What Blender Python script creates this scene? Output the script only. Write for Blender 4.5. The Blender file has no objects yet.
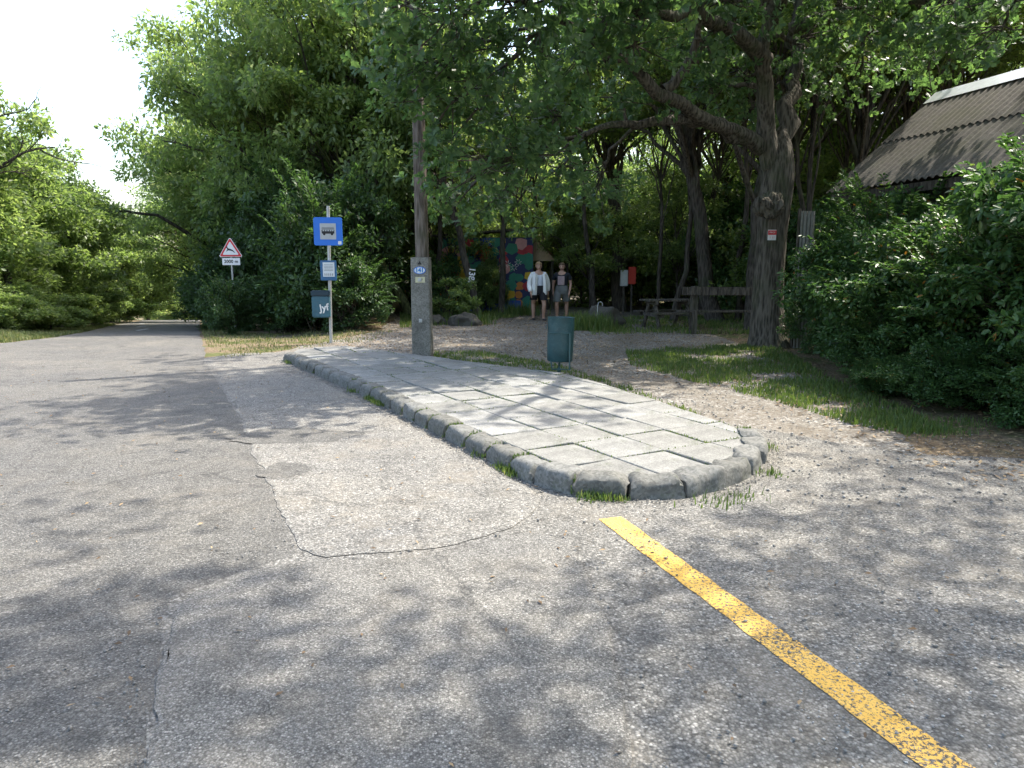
import bpy, bmesh, math, random
import numpy as np
from mathutils import Vector, Matrix, noise as mnoise
C = bpy.context; SC = C.scene
R = math.radians
# ------------------------------------------------------------------ camera
CAM = Vector((0, 0, 1.6)); F = 711.0; PITCH = math.atan(116 / F)
cd = bpy.data.cameras.new('camera'); co = bpy.data.objects.new('camera', cd); SC.collection.objects.link(co)
co.location = CAM; co.rotation_euler = (math.pi / 2 - PITCH, 0, 0)
cd.sensor_width = 36; cd.lens = F / 1024 * 36; cd.clip_start = 0.05; cd.clip_end = 3000
SC.camera = co
# ------------------------------------------------------------------ light
SUN_EL, SUN_AZ = 57, 60        # azimuth clockwise from +Y (ahead), so ahead and to the right
w = bpy.data.worlds.new("World"); SC.world = w; w.use_nodes = True
nt = w.node_tree; bg = nt.nodes['Background']
sky = nt.nodes.new('ShaderNodeTexSky'); sky.sky_type = 'NISHITA'; sky.sun_disc = False
sky.sun_elevation = R(SUN_EL); sky.sun_rotation = R(SUN_AZ); sky.air_density = 1.2; sky.dust_density = 3.5; sky.ozone_density = 0.7
nt.links.new(sky.outputs[0], bg.inputs[0]); bg.inputs[1].default_value = 0.15
sl = bpy.data.lights.new('sun', 'SUN'); sl.energy = 2.7; sl.angle = R(0.55); sl.color = (1, .94, .84)
so = bpy.data.objects.new('sun', sl); SC.collection.objects.link(so)
sd = Vector((math.sin(R(SUN_AZ)) * math.cos(R(SUN_EL)), math.cos(R(SUN_AZ)) * math.cos(R(SUN_EL)), math.sin(R(SUN_EL))))
so.rotation_euler = sd.to_track_quat('Z', 'Y').to_euler()
SC.view_settings.view_transform = 'Standard'; SC.view_settings.look = 'None'
SC.view_settings.exposure = 1.9; SC.view_settings.gamma = 1
SC.cycles.max_bounces = 7; SC.cycles.diffuse_bounces = 5; SC.cycles.transmission_bounces = 4; SC.cycles.glossy_bounces = 2
SC.cycles.use_denoising = True

# ------------------------------------------------------------------ geometry of the view (pixel -> world place)
def ray(px, py):
    a = (px - 512) / F; b = (384 - py) / F
    s, c = math.sin(PITCH), math.cos(PITCH)
    return Vector((a, c + b * s, -s + b * c))
def at(px, py, Y):
    d = ray(px, py); return CAM + d * (Y / d.y)
def G(px, py, z=0.0):
    d = ray(px, py); return CAM + d * ((z - CAM.z) / d.z)
def sst(a, b, x):
    t = min(1, max(0, (x - a) / (b - a))); return t * t * (3 - 2 * t)
def H(x, y):
    """height of the terrain: flat round the stop, falling away with the road far left"""
    m = 1 - sst(-0.34, -0.20, x / max(y, 1)) if y > 1 else 0
    if y < 13: d = 0
    elif y < 19: d = 0.065 * (y - 13) ** 2 / 12
    else: d = 0.195 + 0.062 * (y - 19)
    if y > 62: d += 0.05 * (y - 62)
    d = min(d, 7)
    z = -d * m
    z += 0.5 * sst(24, 60, y) * (1 - m)
    lft = x + 0.62 * y
    if y > 6 and lft < 0: z += 0.5 * sst(0, 6, -lft) * sst(8, 14, y)
    return z
def HG(px, Y):
    x = (px - 512) / F * Y / math.cos(PITCH) * 1.0
    # account for pitch: depth along the axis of a ground point
    for _ in range(4):
        z = H(x, Y); dep = Y * math.cos(PITCH) - (z - CAM.z) * math.sin(PITCH); x = (px - 512) / F * dep
    return Vector((x, Y, H(x, Y)))

# ------------------------------------------------------------------ materials
MATS = {}
class NT:
    def __init__(s, name):
        s.m = bpy.data.materials.new(name); s.m.use_nodes = True; s.t = s.m.node_tree; s.b = s.t.nodes['Principled BSDF']
        MATS[name] = s.m
    def n(s, ty, **k):
        o = s.t.nodes.new('ShaderNode' + ty)
        for a, v in k.items():
            if a in o.inputs.keys(): pass
            setattr(o, a, v)
        return o
    def l(s, a, b): s.t.links.new(a, b)
    def coord(s, kind='Object', scale=(1, 1, 1)):
        tc = s.n('TexCoord'); mp = s.n('Mapping'); mp.inputs['Scale'].default_value = scale
        s.l(tc.outputs[kind], mp.inputs[0]); return mp.outputs[0]
    def noise(s, co, sc, det=4, rough=.55, dist=0):
        o = s.n('TexNoise'); o.inputs['Scale'].default_value = sc; o.inputs['Detail'].default_value = det
        o.inputs['Roughness'].default_value = rough; o.inputs['Distortion'].default_value = dist; s.l(co, o.inputs['Vector']); return o.outputs['Fac']
    def vor(s, co, sc, out='Distance', feature='F1'):
        o = s.n('TexVoronoi', feature=feature); o.inputs['Scale'].default_value = sc; s.l(co, o.inputs['Vector']); return o.outputs[out]
    def ramp(s, f, stops, interp='LINEAR'):
        o = s.n('ValToRGB'); e = o.color_ramp; e.interpolation = interp
        while len(e.elements) < len(stops): e.elements.new(0.5)
        for el, (p, c) in zip(e.elements, stops):
            el.position = p; el.color = (*c, 1) if len(c) == 3 else c
        s.l(f, o.inputs[0]); return o.outputs[0]
    def mix(s, f, a, b, mode='MIX'):
        o = s.n('Mix', data_type='RGBA', blend_type=mode)
        for v, i in ((f, 0), (a, 6), (b, 7)):
            if hasattr(v, 'is_output'): s.l(v, o.inputs[i])
            elif i == 0: o.inputs[0].default_value = v
            else: o.inputs[i].default_value = (*v, 1)
        return o.outputs[2]
    def math(s, op, a, b=0.5):
        o = s.n('Math', operation=op)
        for v, i in ((a, 0), (b, 1)):
            if hasattr(v, 'is_output'): s.l(v, o.inputs[i])
            else: o.inputs[i].default_value = v
        return o.outputs[0]
    def bump(s, h, strength=.3, dist=.02, prev=None):
        o = s.n('Bump'); o.inputs['Strength'].default_value = strength; o.inputs['Distance'].default_value = dist
        s.l(h, o.inputs['Height'])
        if prev: s.l(prev, o.inputs['Normal'])
        return o.outputs[0]
    def fin(s, col=None, rough=.7, normal=None, spec=.4, metal=0):
        b = s.b
        if col is not None:
            if hasattr(col, 'is_output'): s.l(col, b.inputs['Base Color'])
            else: b.inputs['Base Color'].default_value = (*col, 1)
        if hasattr(rough, 'is_output'): s.l(rough, b.inputs['Roughness'])
        else: b.inputs['Roughness'].default_value = rough
        b.inputs['Specular IOR Level'].default_value = spec; b.inputs['Metallic'].default_value = metal
        if normal: s.l(normal, b.inputs['Normal'])
        return s.m
g = lambda v: (v, v, v)
def asphalt(name, lo, hi, agg, dirt=.3, warm=(1.03, 1, .93)):
    m = NT(name); co = m.coord()
    big = m.noise(co, .55, 5, .6); mid = m.noise(co, 4, 5, .6); fine = m.noise(co, 60, 3, .7)
    vc = m.vor(co, agg, 'Color'); sp = m.n('SeparateColor'); m.l(vc, sp.inputs[0])
    vd = m.vor(co, agg, 'Distance')
    t = lambda v: (v * warm[0], v * warm[1], v * warm[2])
    stone = m.ramp(sp.outputs[0], [(0, t(lo * .6)), (.3, t(lo)), (.75, t(hi)), (.93, t(hi * 1.35)), (1, t(hi * 1.8))])
    gap = m.ramp(vd, [(0.3, g(1)), (.7, g(.6))])
    c = m.mix(1.0, stone, gap, 'MULTIPLY')
    c = m.mix(m.ramp(big, [(.35, g(0)), (.7, g(1))]), c, m.mix(1.0, c, (1.28, 1.25, 1.18), 'MULTIPLY'))
    c = m.mix(m.ramp(mid, [(.3, g(1)), (.5, g(0))]), c, m.mix(1.0, c, g(.72), 'MULTIPLY'))
    dd = m.noise(co, 1.3, 6, .7, .4)
    c = m.mix(m.ramp(dd, [(.5, g(0)), (.72, g(dirt))]), c, (.24, .21, .165))
    mc = m.noise(co, .28, 3, .5); c = m.mix(m.ramp(mc, [(.35, g(.55)), (.6, g(0))]), c, m.mix(1.0, c, (.88, .885, .9), 'MULTIPLY'))
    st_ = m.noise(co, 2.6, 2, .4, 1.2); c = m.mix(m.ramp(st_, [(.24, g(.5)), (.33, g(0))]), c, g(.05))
    # cracks
    wv = m.vor(m.coord(scale=(1, .6, 1)), .55, 'Distance', 'DISTANCE_TO_EDGE')
    n2 = m.noise(co, 5, 4, .7); cr = m.math('ADD', wv, m.math('MULTIPLY', m.math('SUBTRACT', n2, .5), .14))
    cm = m.ramp(m.math('ABSOLUTE', cr, 0), [(0, g(.55)), (.006, g(0))])
    c = m.mix(cm, c, g(.035))
    nb = m.bump(m.math('MULTIPLY', vd, -1), .55, .008); nb = m.bump(mid, .3, .02, nb); nb = m.bump(fine, .2, .004, nb)
    return m.fin(c, .85, nb, .25)
asphalt('asphalt_road', .11, .15, 120, .25, (1.025, 1, .94))
asphalt('asphalt_rough', .165, .23, 90, .5)
asphalt('asphalt_patch', .15, .21, 130, .3)
asphalt('asphalt_forecourt', .14, .205, 85, .45)
def soil():
    m = NT('soil'); co = m.coord()
    a = m.noise(co, 1.1, 6, .65); b = m.noise(co, 14, 5, .7); v = m.vor(co, 45, 'Color'); sp = m.n('SeparateColor'); m.l(v, sp.inputs[0])
    c = m.ramp(b, [(.3, (.075, .055, .035)), (.55, (.15, .115, .08)), (.75, (.24, .20, .14))])
    c = m.mix(m.ramp(sp.outputs[1], [(.8, g(0)), (.86, g(1))]), c, (.26, .2, .12))
    c = m.mix(m.ramp(a, [(.48, g(0)), (.6, g(.8))]), c, (.075, .095, .03))
    m.fin(c, .95, m.bump(b, .5, .04), .1)
soil()
def gravel():
    m = NT('gravel'); co = m.coord()
    a = m.noise(co, .9, 6, .65, .3); v = m.vor(co, 48, 'Color'); d = m.vor(co, 48); sp = m.n('SeparateColor'); m.l(v, sp.inputs[0]); b = m.noise(co, 7, 5, .7)
    st = m.ramp(sp.outputs[0], [(0, (.08, .074, .065)), (.4, (.165, .155, .138)), (.8, (.27, .26, .235)), (1, (.5, .49, .46))])
    so_ = m.ramp(b, [(.3, (.095, .08, .062)), (.7, (.2, .175, .14))])
    c = m.mix(m.ramp(a, [(.38, g(.15)), (.62, g(.85))]), st, so_)
    c = m.mix(m.ramp(m.noise(co, 22, 3, .6), [(.56, g(0)), (.68, g(.75))]), c, (.09, .06, .035))
    m.fin(c, .92, m.bump(m.math('MULTIPLY', d, -1), .5, .012, m.bump(b, .5, .03)), .2)
gravel()
def concrete(name, base, agg=120, moss=.25, dark=.7):
    m = NT(name); co = m.coord(); oi = m.n('ObjectInfo')
    a = m.noise(co, 2.2, 6, .7, .3); b = m.noise(co, 35, 4, .7); v = m.vor(co, agg, 'Color'); sp = m.n('SeparateColor'); m.l(v, sp.inputs[0])
    c = m.ramp(sp.outputs[0], [(0, tuple(x * .72 for x in base)), (.5, base), (1, tuple(min(.8, x * 1.25) for x in base))])
    c = m.mix(m.ramp(a, [(.35, g(.0)), (.65, g(1))]), m.mix(1.0, c, g(dark), 'MULTIPLY'), c)
    c = m.mix(m.ramp(oi.outputs['Random'], [(0, g(.0)), (1, g(.9))]), c, m.mix(1.0, c, (.76, .75, .72), 'MULTIPLY'))
    c = m.mix(m.ramp(m.noise(co, 6, 5, .7), [(.58, g(0)), (.72, g(moss))]), c, (.075, .085, .045))
    m.fin(c, .85, m.bump(b, .35, .008, m.bump(a, .3, .02)), .25)
concrete('slab_concrete', (.285, .285, .272), 110, .6, .68)
concrete('kerb_concrete', (.2, .2, .187), 55, .9, .6)
concrete('post_concrete', (.25, .24, .21), 60, .5, .5)
def bark(name, lo, hi, sc=9):
    m = NT(name); co = m.coord(scale=(1, 1, .16)); co2 = m.coord()
    a = m.noise(co, sc, 6, .7, .6); v = m.vor(co, sc * 1.6); b = m.noise(co2, 1.6, 4, .6)
    h = m.math('ADD', a, m.math('MULTIPLY', v, .7))
    c = m.ramp(h, [(.45, lo), (.8, tuple((x + y) / 2 for x, y in zip(lo, hi))), (1.05, hi)])
    c = m.mix(m.ramp(b, [(.5, g(0)), (.68, g(.55))]), c, (.07, .085, .045))
    m.fin(c, .95, m.bump(h, .9, .05), .1)
bark('bark_oak', (.018, .017, .014), (.135, .12, .098), 15)
bark('bark', (.02, .017, .015), (.09, .078, .064), 14)
bark('bark_moss', (.03, .035, .018), (.12, .13, .05), 12)
bark('wood_pole', (.06, .048, .04), (.2, .17, .145), 14)
bark('old_wood', (.03, .027, .024), (.125, .112, .095), 16)
def leaf(name, stops, trans=.42, rough=.42, tcol=1.6):
    m = NT(name); at_ = m.n('Attribute'); at_.attribute_name = 'tint'; oi = m.n('ObjectInfo')
    f = m.math('ADD', at_.outputs['Fac'], m.math('MULTIPLY', m.math('SUBTRACT', oi.outputs['Random'], .5), .22))
    c = m.ramp(f, stops)
    m.fin(c, rough, None, .5)
    tr = m.n('BsdfTranslucent'); m.l(m.mix(1.0, c, (tcol * 1.15, tcol * 1.15, tcol * .72), 'MULTIPLY'), tr.inputs[0])
    mx = m.n('MixShader'); mx.inputs[0].default_value = trans
    out = m.t.nodes['Material Output']; m.l(m.b.outputs[0], mx.inputs[1]); m.l(tr.outputs[0], mx.inputs[2]); m.l(mx.outputs[0], out.inputs[0])
leaf('leaf_forest', [(0, (.06, .1, .03)), (.5, (.12, .18, .055)), (.85, (.19, .25, .08)), (1, (.25, .28, .09))], .56)
leaf('leaf_oak', [(0, (.045, .09, .038)), (.5, (.075, .14, .052)), (.9, (.125, .195, .065)), (1, (.2, .22, .08))], .48)
leaf('leaf_road', [(0, (.085, .135, .045)), (.5, (.145, .205, .075)), (.9, (.22, .285, .11)), (1, (.32, .34, .18))], .6)
leaf('leaf_shrub', [(0, (.03, .07, .024)), (.5, (.05, .11, .034)), (.9, (.09, .165, .045)), (.99, (.14, .19, .05)), (1, (.26, .12, .03))], .36, .42)
leaf('leaf_thicket', [(0, (.03, .06, .022)), (.5, (.045, .092, .03)), (.9, (.075, .14, .04)), (1, (.11, .16, .05))], .38, .5)  # deep shade of the thicket is put into these darker leaf colours
leaf('grass_green', [(0, (.05, .09, .02)), (.5, (.085, .14, .03)), (.85, (.15, .19, .05)), (1, (.32, .27, .14))], .35, .6)
leaf('grass_dry', [(0, (.06, .09, .025)), (.45, (.12, .15, .05)), (.75, (.2, .19, .09)), (1, (.36, .3, .18))], .3, .7)
leaf('litter', [(0, (.07, .045, .025)), (.5, (.16, .1, .05)), (1, (.34, .25, .14))], .1, .7)
def plain(name, col, rough=.5, var=.15, spec=.4, metal=0, sc=6, dirt=0, dcol=(.12, .1, .07), bump=0):
    m = NT(name); co = m.coord(); n_ = m.noise(co, sc, 5, .65)
    c = m.mix(m.ramp(n_, [(.3, g(0)), (.7, g(1))]), tuple(x * (1 - var) for x in col), tuple(min(.85, x * (1 + var)) for x in col))
    if dirt: c = m.mix(m.ramp(m.noise(co, sc * 2.3, 6, .75), [(.5, g(0)), (.7, g(dirt))]), c, dcol)
    m.fin(c, rough, m.bump(n_, bump, .01) if bump else None, spec, metal)
plain('joint_soil', (.085, .075, .055), .95, .3, .1, 0, 12, .5, (.06, .075, .03), .4)
plain('dust', (.115, .1, .083), .95, .3, .1, 0, 18, .5, (.1, .085, .065), .4)
plain('galvanised', (.42, .43, .43), .45, .12, .5, .5, 20, .2)
plain('sign_blue', (.02, .16, .62), .4, .05)
plain('sign_white', (.72, .73, .74), .4, .04, dirt=.1)
plain('sign_grey', (.42, .44, .45), .5, .06)
plain('sign_red', (.55, .03, .04), .45, .08)
plain('black_paint', (.015, .015, .017), .5, .1)
plain('sign_back', (.3, .3, .3), .5, .1)
plain('box_blue', (.03, .12, .26), .45, .15, dirt=.3)
plain('box_teal', (.035, .11, .15), .5, .25, dirt=.35, dcol=(.14, .17, .17), sc=10)
plain('lid_dark', (.012, .035, .055), .45, .15)
plain('bin_green', (.02, .062, .07), .42, .25, dirt=.45, dcol=(.08, .12, .12), sc=7, bump=.1)
plain('bin_frame', (.03, .08, .085), .45, .15, dirt=.3)
plain('paper', (.62, .66, .68), .7, .08, sc=60)
plain('notice_cream', (.55, .52, .34), .7, .08)
plain('blue_ink', (.03, .2, .5), .6, .05)
plain('white_paint', (.7, .7, .68), .6, .08)
plain('skin', (.42, .25, .18), .55, .06)
plain('hair', (.1, .065, .035), .7, .2, sc=60)
plain('hair_fair', (.26, .17, .09), .7, .2, sc=60)
plain('cloth_white', (.72, .73, .7), .85, .05, bump=.2)
plain('cloth_tee', (.62, .67, .74), .85, .05)
plain('cloth_black', (.012, .012, .015), .85, .1)
plain('cloth_navy', (.012, .016, .022), .85, .1)
plain('cloth_grey', (.14, .15, .145), .85, .12)
plain('print_pink', (.36, .27, .27), .8, .2, sc=25)
plain('shoe', (.05, .045, .045), .7, .1)
plain('shed_wall', (.1, .095, .085), .8, .3, dirt=.4, sc=3)
plain('shed_glass', (.25, .35, .4), .15, .1)
plain('panel_grey', (.2, .2, .18), .7, .2, dirt=.3)
plain('ridge_metal', (.62, .64, .66), .3, .1, .6, .4, 10, .2)
plain('box_red', (.45, .035, .02), .5, .15)
plain('box_white', (.5, .52, .52), .5, .1, dirt=.4, sc=14)
plain('plank_light', (.5, .38, .24), .7, .15)
plain('stone', (.065, .06, .05), .9, .3, dirt=.5, dcol=(.06, .07, .035), bump=.5)
for nm, cc in (('yellow', (.62, .4, .03)), ('red', (.4, .03, .04)), ('green', (.03, .2, .13)), ('blue', (.03, .08, .35)), ('pink', (.6, .3, .28)), ('navy', (.02, .03, .1)), ('orange', (.55, .2, .04))):
    plain('mural_' + nm, cc, .6, .15, sc=5)
def yellow_line():
    m = NT('yellow_paint'); co = m.coord()
    n1 = m.noise(co, 62, 4, .8, .2); n2 = m.noise(co, 2.2, 4, .6); vd = m.vor(co, 70)
    y = m.ramp(m.noise(co, 12, 4, .6), [(.3, (.7, .4, .07)), (.7, (.8, .5, .12))])
    f = m.math('ADD', n1, m.math('MULTIPLY', m.math('SUBTRACT', n2, .5), .28))
    k = m.ramp(f, [(.51, g(0)), (.56, g(1))])
    c = m.mix(k, y, m.ramp(vd, [(.2, g(.14)), (.6, g(.06))]))
    m.fin(c, .75, m.bump(m.math('MULTIPLY', vd, -1), .5, .008), .3)
yellow_line()
def worn_white():
    m = NT('worn_white'); co = m.coord(); n1 = m.noise(co, 9, 6, .8)
    m.fin(m.mix(m.ramp(n1, [(.45, g(0)), (.6, g(1))]), g(.5), g(.13)), .8)
worn_white()
def corrugated():
    m = NT('roof_sheet'); co = m.coord(); a = m.noise(co, 1.5, 6, .7, .3); b = m.noise(co, 14, 5, .75)
    c = m.ramp(b, [(.3, (.045, .04, .034)), (.6, (.095, .086, .072)), (.8, (.16, .15, .13))])
    c = m.mix(m.ramp(a, [(.45, g(0)), (.65, g(.7))]), c, (.06, .06, .035))
    m.fin(c, .85, m.bump(b, .3, .01), .2)
corrugated()

# ------------------------------------------------------------------ object helpers
def tag(o, label=None, cat=None, group=None, kind=None):
    if label: o['label'] = label
    if cat: o['category'] = cat
    if group: o['group'] = group
    if kind: o['kind'] = kind
    return o
def empty(name, loc=(0, 0, 0), rz=0, **k):
    o = bpy.data.objects.new(name, None); SC.collection.objects.link(o); o.location = loc; o.rotation_euler = (0, 0, rz); o.empty_display_size = .1
    return tag(o, **k)
def link(name, me, parent=None, **k):
    o = bpy.data.objects.new(name, me); SC.collection.objects.link(o)
    if parent: o.parent = parent
    return tag(o, **k)
def npmesh(name, V, polys, mat, tint=None, smooth=False):
    """polys: list of (n,k) int arrays"""
    me = bpy.data.meshes.new(name); V = np.asarray(V, dtype=np.float32)
    me.vertices.add(len(V)); me.vertices.foreach_set('co', V.ravel())
    polys = [np.asarray(p, dtype=np.int32) for p in polys if len(p)]
    nl = sum(p.size for p in polys); nf = sum(len(p) for p in polys)
    me.loops.add(nl); me.polygons.add(nf)
    me.loops.foreach_set('vertex_index', np.concatenate([p.ravel() for p in polys]))
    tot = np.concatenate([np.full(len(p), p.shape[1], np.int32) for p in polys]); st = np.concatenate([[0], np.cumsum(tot)[:-1]]).astype(np.int32)
    me.polygons.foreach_set('loop_start', st)
    if smooth: me.polygons.foreach_set('use_smooth', np.ones(nf, bool))
    if tint is not None:
        a = me.attributes.new('tint', 'FLOAT', 'POINT'); a.data.foreach_set('value', np.asarray(tint, dtype=np.float32))
    me.update(calc_edges=True); me.validate()
    me.materials.append(MATS[mat])
    return me
class MB:
    """collects shapes into one mesh"""
    def __init__(s): s.v = []; s.f = []; s.mi = []; s.cur = 0; s.mats = []
    def mat(s, name):
        if name not in s.mats: s.mats.append(name)
        s.cur = s.mats.index(name); return s
    def add(s, vs, fs):
        o = len(s.v); s.v += [tuple(v) for v in vs]; s.f += [tuple(i + o for i in f) for f in fs]; s.mi += [s.cur] * len(fs); return s
    def box(s, c, d, rot=None, bev=0):
        c = Vector(c); hx, hy, hz = d[0] / 2, d[1] / 2, d[2] / 2
        bm = bmesh.new(); bmesh.ops.create_cube(bm, size=1)
        for v in bm.verts: v.co = Vector((v.co.x * d[0], v.co.y * d[1], v.co.z * d[2]))
        if bev: bmesh.ops.bevel(bm, geom=bm.edges[:], offset=bev, segments=2, affect='EDGES')
        M = Matrix.Translation(c) @ (rot.to_4x4() if rot else Matrix())
        s.bm(bm, M); return s
    def bm(s, bm, M=Matrix()):
        bm.verts.index_update(); s.add([M @ v.co for v in bm.verts], [[v.index for v in f.verts] for f in bm.faces]); bm.free(); return s
    def tube(s, pts, rad, n=10, cap=True):
        pts = [Vector(p) for p in pts]; rad = rad if hasattr(rad, '__len__') else [rad] * len(pts)
        vs = []; fs = []; prev = None
        for i, p in enumerate(pts):
            t = (pts[min(i + 1, len(pts) - 1)] - pts[max(i - 1, 0)]).normalized()
            if prev is None:
                a = Vector((1, 0, 0)) if abs(t.x) < .9 else Vector((0, 1, 0)); u = t.cross(a).normalized()
            else: u = (prev - t * prev.dot(t)).normalized()
            prev = u; v = t.cross(u)
            for k in range(n):
                an = 2 * math.pi * k / n; vs.append(p + (u * math.cos(an) + v * math.sin(an)) * rad[i])
        for i in range(len(pts) - 1):
            for k in range(n):
                a = i * n + k; b = i * n + (k + 1) % n; fs.append((a, b, b + n, a + n))
        if cap: fs.append(tuple(reversed(range(n)))); fs.append(tuple(range((len(pts) - 1) * n, len(pts) * n)))
        return s.add(vs, fs)
    def prism(s, poly, z0, z1, M=Matrix()):
        n = len(poly); vs = [M @ Vector((x, y, z0)) for x, y in poly] + [M @ Vector((x, y, z1)) for x, y in poly]
        return s.add(vs, [tuple(reversed(range(n))), tuple(range(n, 2 * n))] + [(i, (i + 1) % n, n + (i + 1) % n, n + i) for i in range(n)])
    def loft(s, rings, cap=True, close=False):
        n = len(rings[0]); vs = [v for r in rings for v in r]; fs = []
        for i in range(len(rings) - 1):
            for k in range(n): fs.append((i * n + k, i * n + (k + 1) % n, (i + 1) * n + (k + 1) % n, (i + 1) * n + k))
        if cap: fs.append(tuple(reversed(range(n)))); fs.append(tuple(range((len(rings) - 1) * n, len(rings) * n)))
        return s.add(vs, fs)
    def mesh(s, name, mat=None, smooth=False):
        me = bpy.data.meshes.new(name); me.from_pydata(s.v, [], s.f)
        for m_ in (s.mats or [mat]): me.materials.append(MATS[m_])
        if s.mats: me.polygons.foreach_set('material_index', s.mi)
        if smooth:
            me.polygons.foreach_set('use_smooth', [True] * len(me.polygons))
            try: me.set_sharp_from_angle(angle=R(40))
            except Exception: pass
        me.update(); return me
    def build(s, name, mat=None, parent=None, smooth=False, **k): return link(name, s.mesh(name, mat, smooth), parent, **k)
def text(name, body, size, mat, parent, loc, rot, ex=.001, align='CENTER', bold=0):
    cu = bpy.data.curves.new(name, 'FONT'); cu.body = body; cu.size = size; cu.extrude = ex; cu.offset = bold; cu.align_x = align; cu.align_y = 'CENTER'; cu.resolution_u = 3
    t = bpy.data.objects.new(name, cu); SC.collection.objects.link(t)
    C.view_layer.update(); me = bpy.data.meshes.new_from_object(t.evaluated_get(C.evaluated_depsgraph_get()))
    bpy.data.objects.remove(t); me.materials.clear(); me.materials.append(MATS[mat])
    o = link(name, me, parent); o.location = loc; o.rotation_euler = rot; return o

# ================================================================== THE SETTING: ground
rs = np.random.RandomState(7)
def drape(name, xs, ys, mat, off=0, **k):
    V = [(x, y, H(x, y) + off) for y in ys for x in xs]; nx = len(xs); ny = len(ys)
    i = np.arange((ny - 1) * nx).reshape(ny - 1, nx)[:, :-1].ravel()
    return link(name, npmesh(name, V, [np.stack([i, i + 1, i + 1 + nx, i + nx], 1)], mat), kind='structure', **k)
def axis(a, b, fine0, fine1, st, g0=1.12):
    r = list(np.arange(fine0, fine1 + 1e-6, st)); s = st
    x = fine1
    while x < b: s *= g0; x += s; r.append(x)
    s = st; x = fine0
    while x > a: s *= g0; x -= s; r.insert(0, x)
    return r
drape('ground', axis(-900, 900, -34, 14, .4), axis(-300, 1500, -2, 66, .4), 'soil')
def resample(pts, st):
    out = []
    for (a, b) in zip(pts[:-1], pts[1:]):
        n = max(1, int((Vector(b) - Vector(a)).length / st))
        for i in range(n): out.append(Vector(a).lerp(Vector(b), i / n))
    out.append(Vector(pts[-1])); return out
def ribbon(name, L, Rr, mat, off, nst, ncr=10, jl=0, jr=0, seed=0, **k):
    """sheet between two polylines, draped on the terrain; jl, jr = ragged edge amplitude"""
    def par(P):
        P = [Vector(p[:2]) for p in P]; d = [0]
        for a, b in zip(P[:-1], P[1:]): d.append(d[-1] + (b - a).length)
        return P, d
    def smp(PD, t):
        P, d = PD; s = t * d[-1]
        for i in range(len(d) - 1):
            if s <= d[i + 1] + 1e-9: return P[i].lerp(P[i + 1], (s - d[i]) / max(1e-9, d[i + 1] - d[i]))
        return P[-1]
    PL, PR = par(L), par(Rr); V = []
    for i in range(nst + 1):
        a = smp(PL, i / nst); b = smp(PR, i / nst); u = (b - a).normalized() if (b - a).length > 1e-6 else Vector((1, 0))
        na = mnoise.noise(Vector((a.x * 1.6, a.y * 1.6, seed))) + .6 * mnoise.noise(Vector((a.x * 7, a.y * 7, seed)))+ .3 * mnoise.noise(Vector((a.x * 22, a.y * 22, seed)))
        nb = mnoise.noise(Vector((b.x * 1.6, b.y * 1.6, seed + 9))) + .6 * mnoise.noise(Vector((b.x * 7, b.y * 7, seed + 9)))+ .3 * mnoise.noise(Vector((b.x * 22, b.y * 22, seed+9)))
        a = a + u * na * jl; b = b + u * nb * jr
        for j in range(ncr + 1):
            p = a.lerp(b, j / ncr); V.append((p.x, p.y, H(p.x, p.y) + off - (.0035 if (j in (0, ncr) or i in (0,)) and p.y < 13 and off > .0125 else 0)))
    q = np.arange(nst * (ncr + 1)).reshape(nst, ncr + 1)[:, :-1].ravel()
    return link(name, npmesh(name, V, [np.stack([q, q + 1, q + ncr + 2, q + ncr + 1], 1)], mat), kind='structure', **k)
def P2(px, py): v = G(px, py); return (v.x, v.y)
def PW(px, Y): v = HG(px, Y); return (v.x, v.y)
# broad gravel clearing behind the stop and the forest track, older asphalt forecourt in front
ribbon('gravel_clearing', [(-4.6, 12.6), (-4.4, 14.4), PW(375, 18), PW(400, 24), PW(540, 30), PW(560, 44)],
       [(3.5, 4.5), (3.6, 6.0), (4.2, 9.5), PW(735, 15.5), PW(640, 26), PW(610, 44)], 'gravel', .008, 260, 20, .12, .15, 3)
ribbon('forecourt', [(-9, -6), (-9, 2), (-7.4, 8), (-5.2, 13.3), (-4.2, 13.6)],
       [(14, -6), (9, 3), (5.4, 5.6), (3.4, 6.0), (-3.0, 12.6)], 'asphalt_forecourt', .012, 200, 24, .05, .22, 5)
RL = [(-16, -6), (-13.5, 0), (-11.5, 8), PW(-40, 14.6), PW(30, 20), PW(84, 30), PW(112, 42), PW(140, 60), PW(120, 78), PW(40, 95)]
RRt = [(-1.35, -6), P2(140, 790), P2(168, 600), P2(300, 553), P2(280, 510), P2(252, 455), P2(236, 412), P2(205, 372), PW(203, 14.6), PW(200, 20), PW(199, 30), PW(200, 42), PW(203, 60), PW(240, 80), PW(230, 105)]
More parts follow.
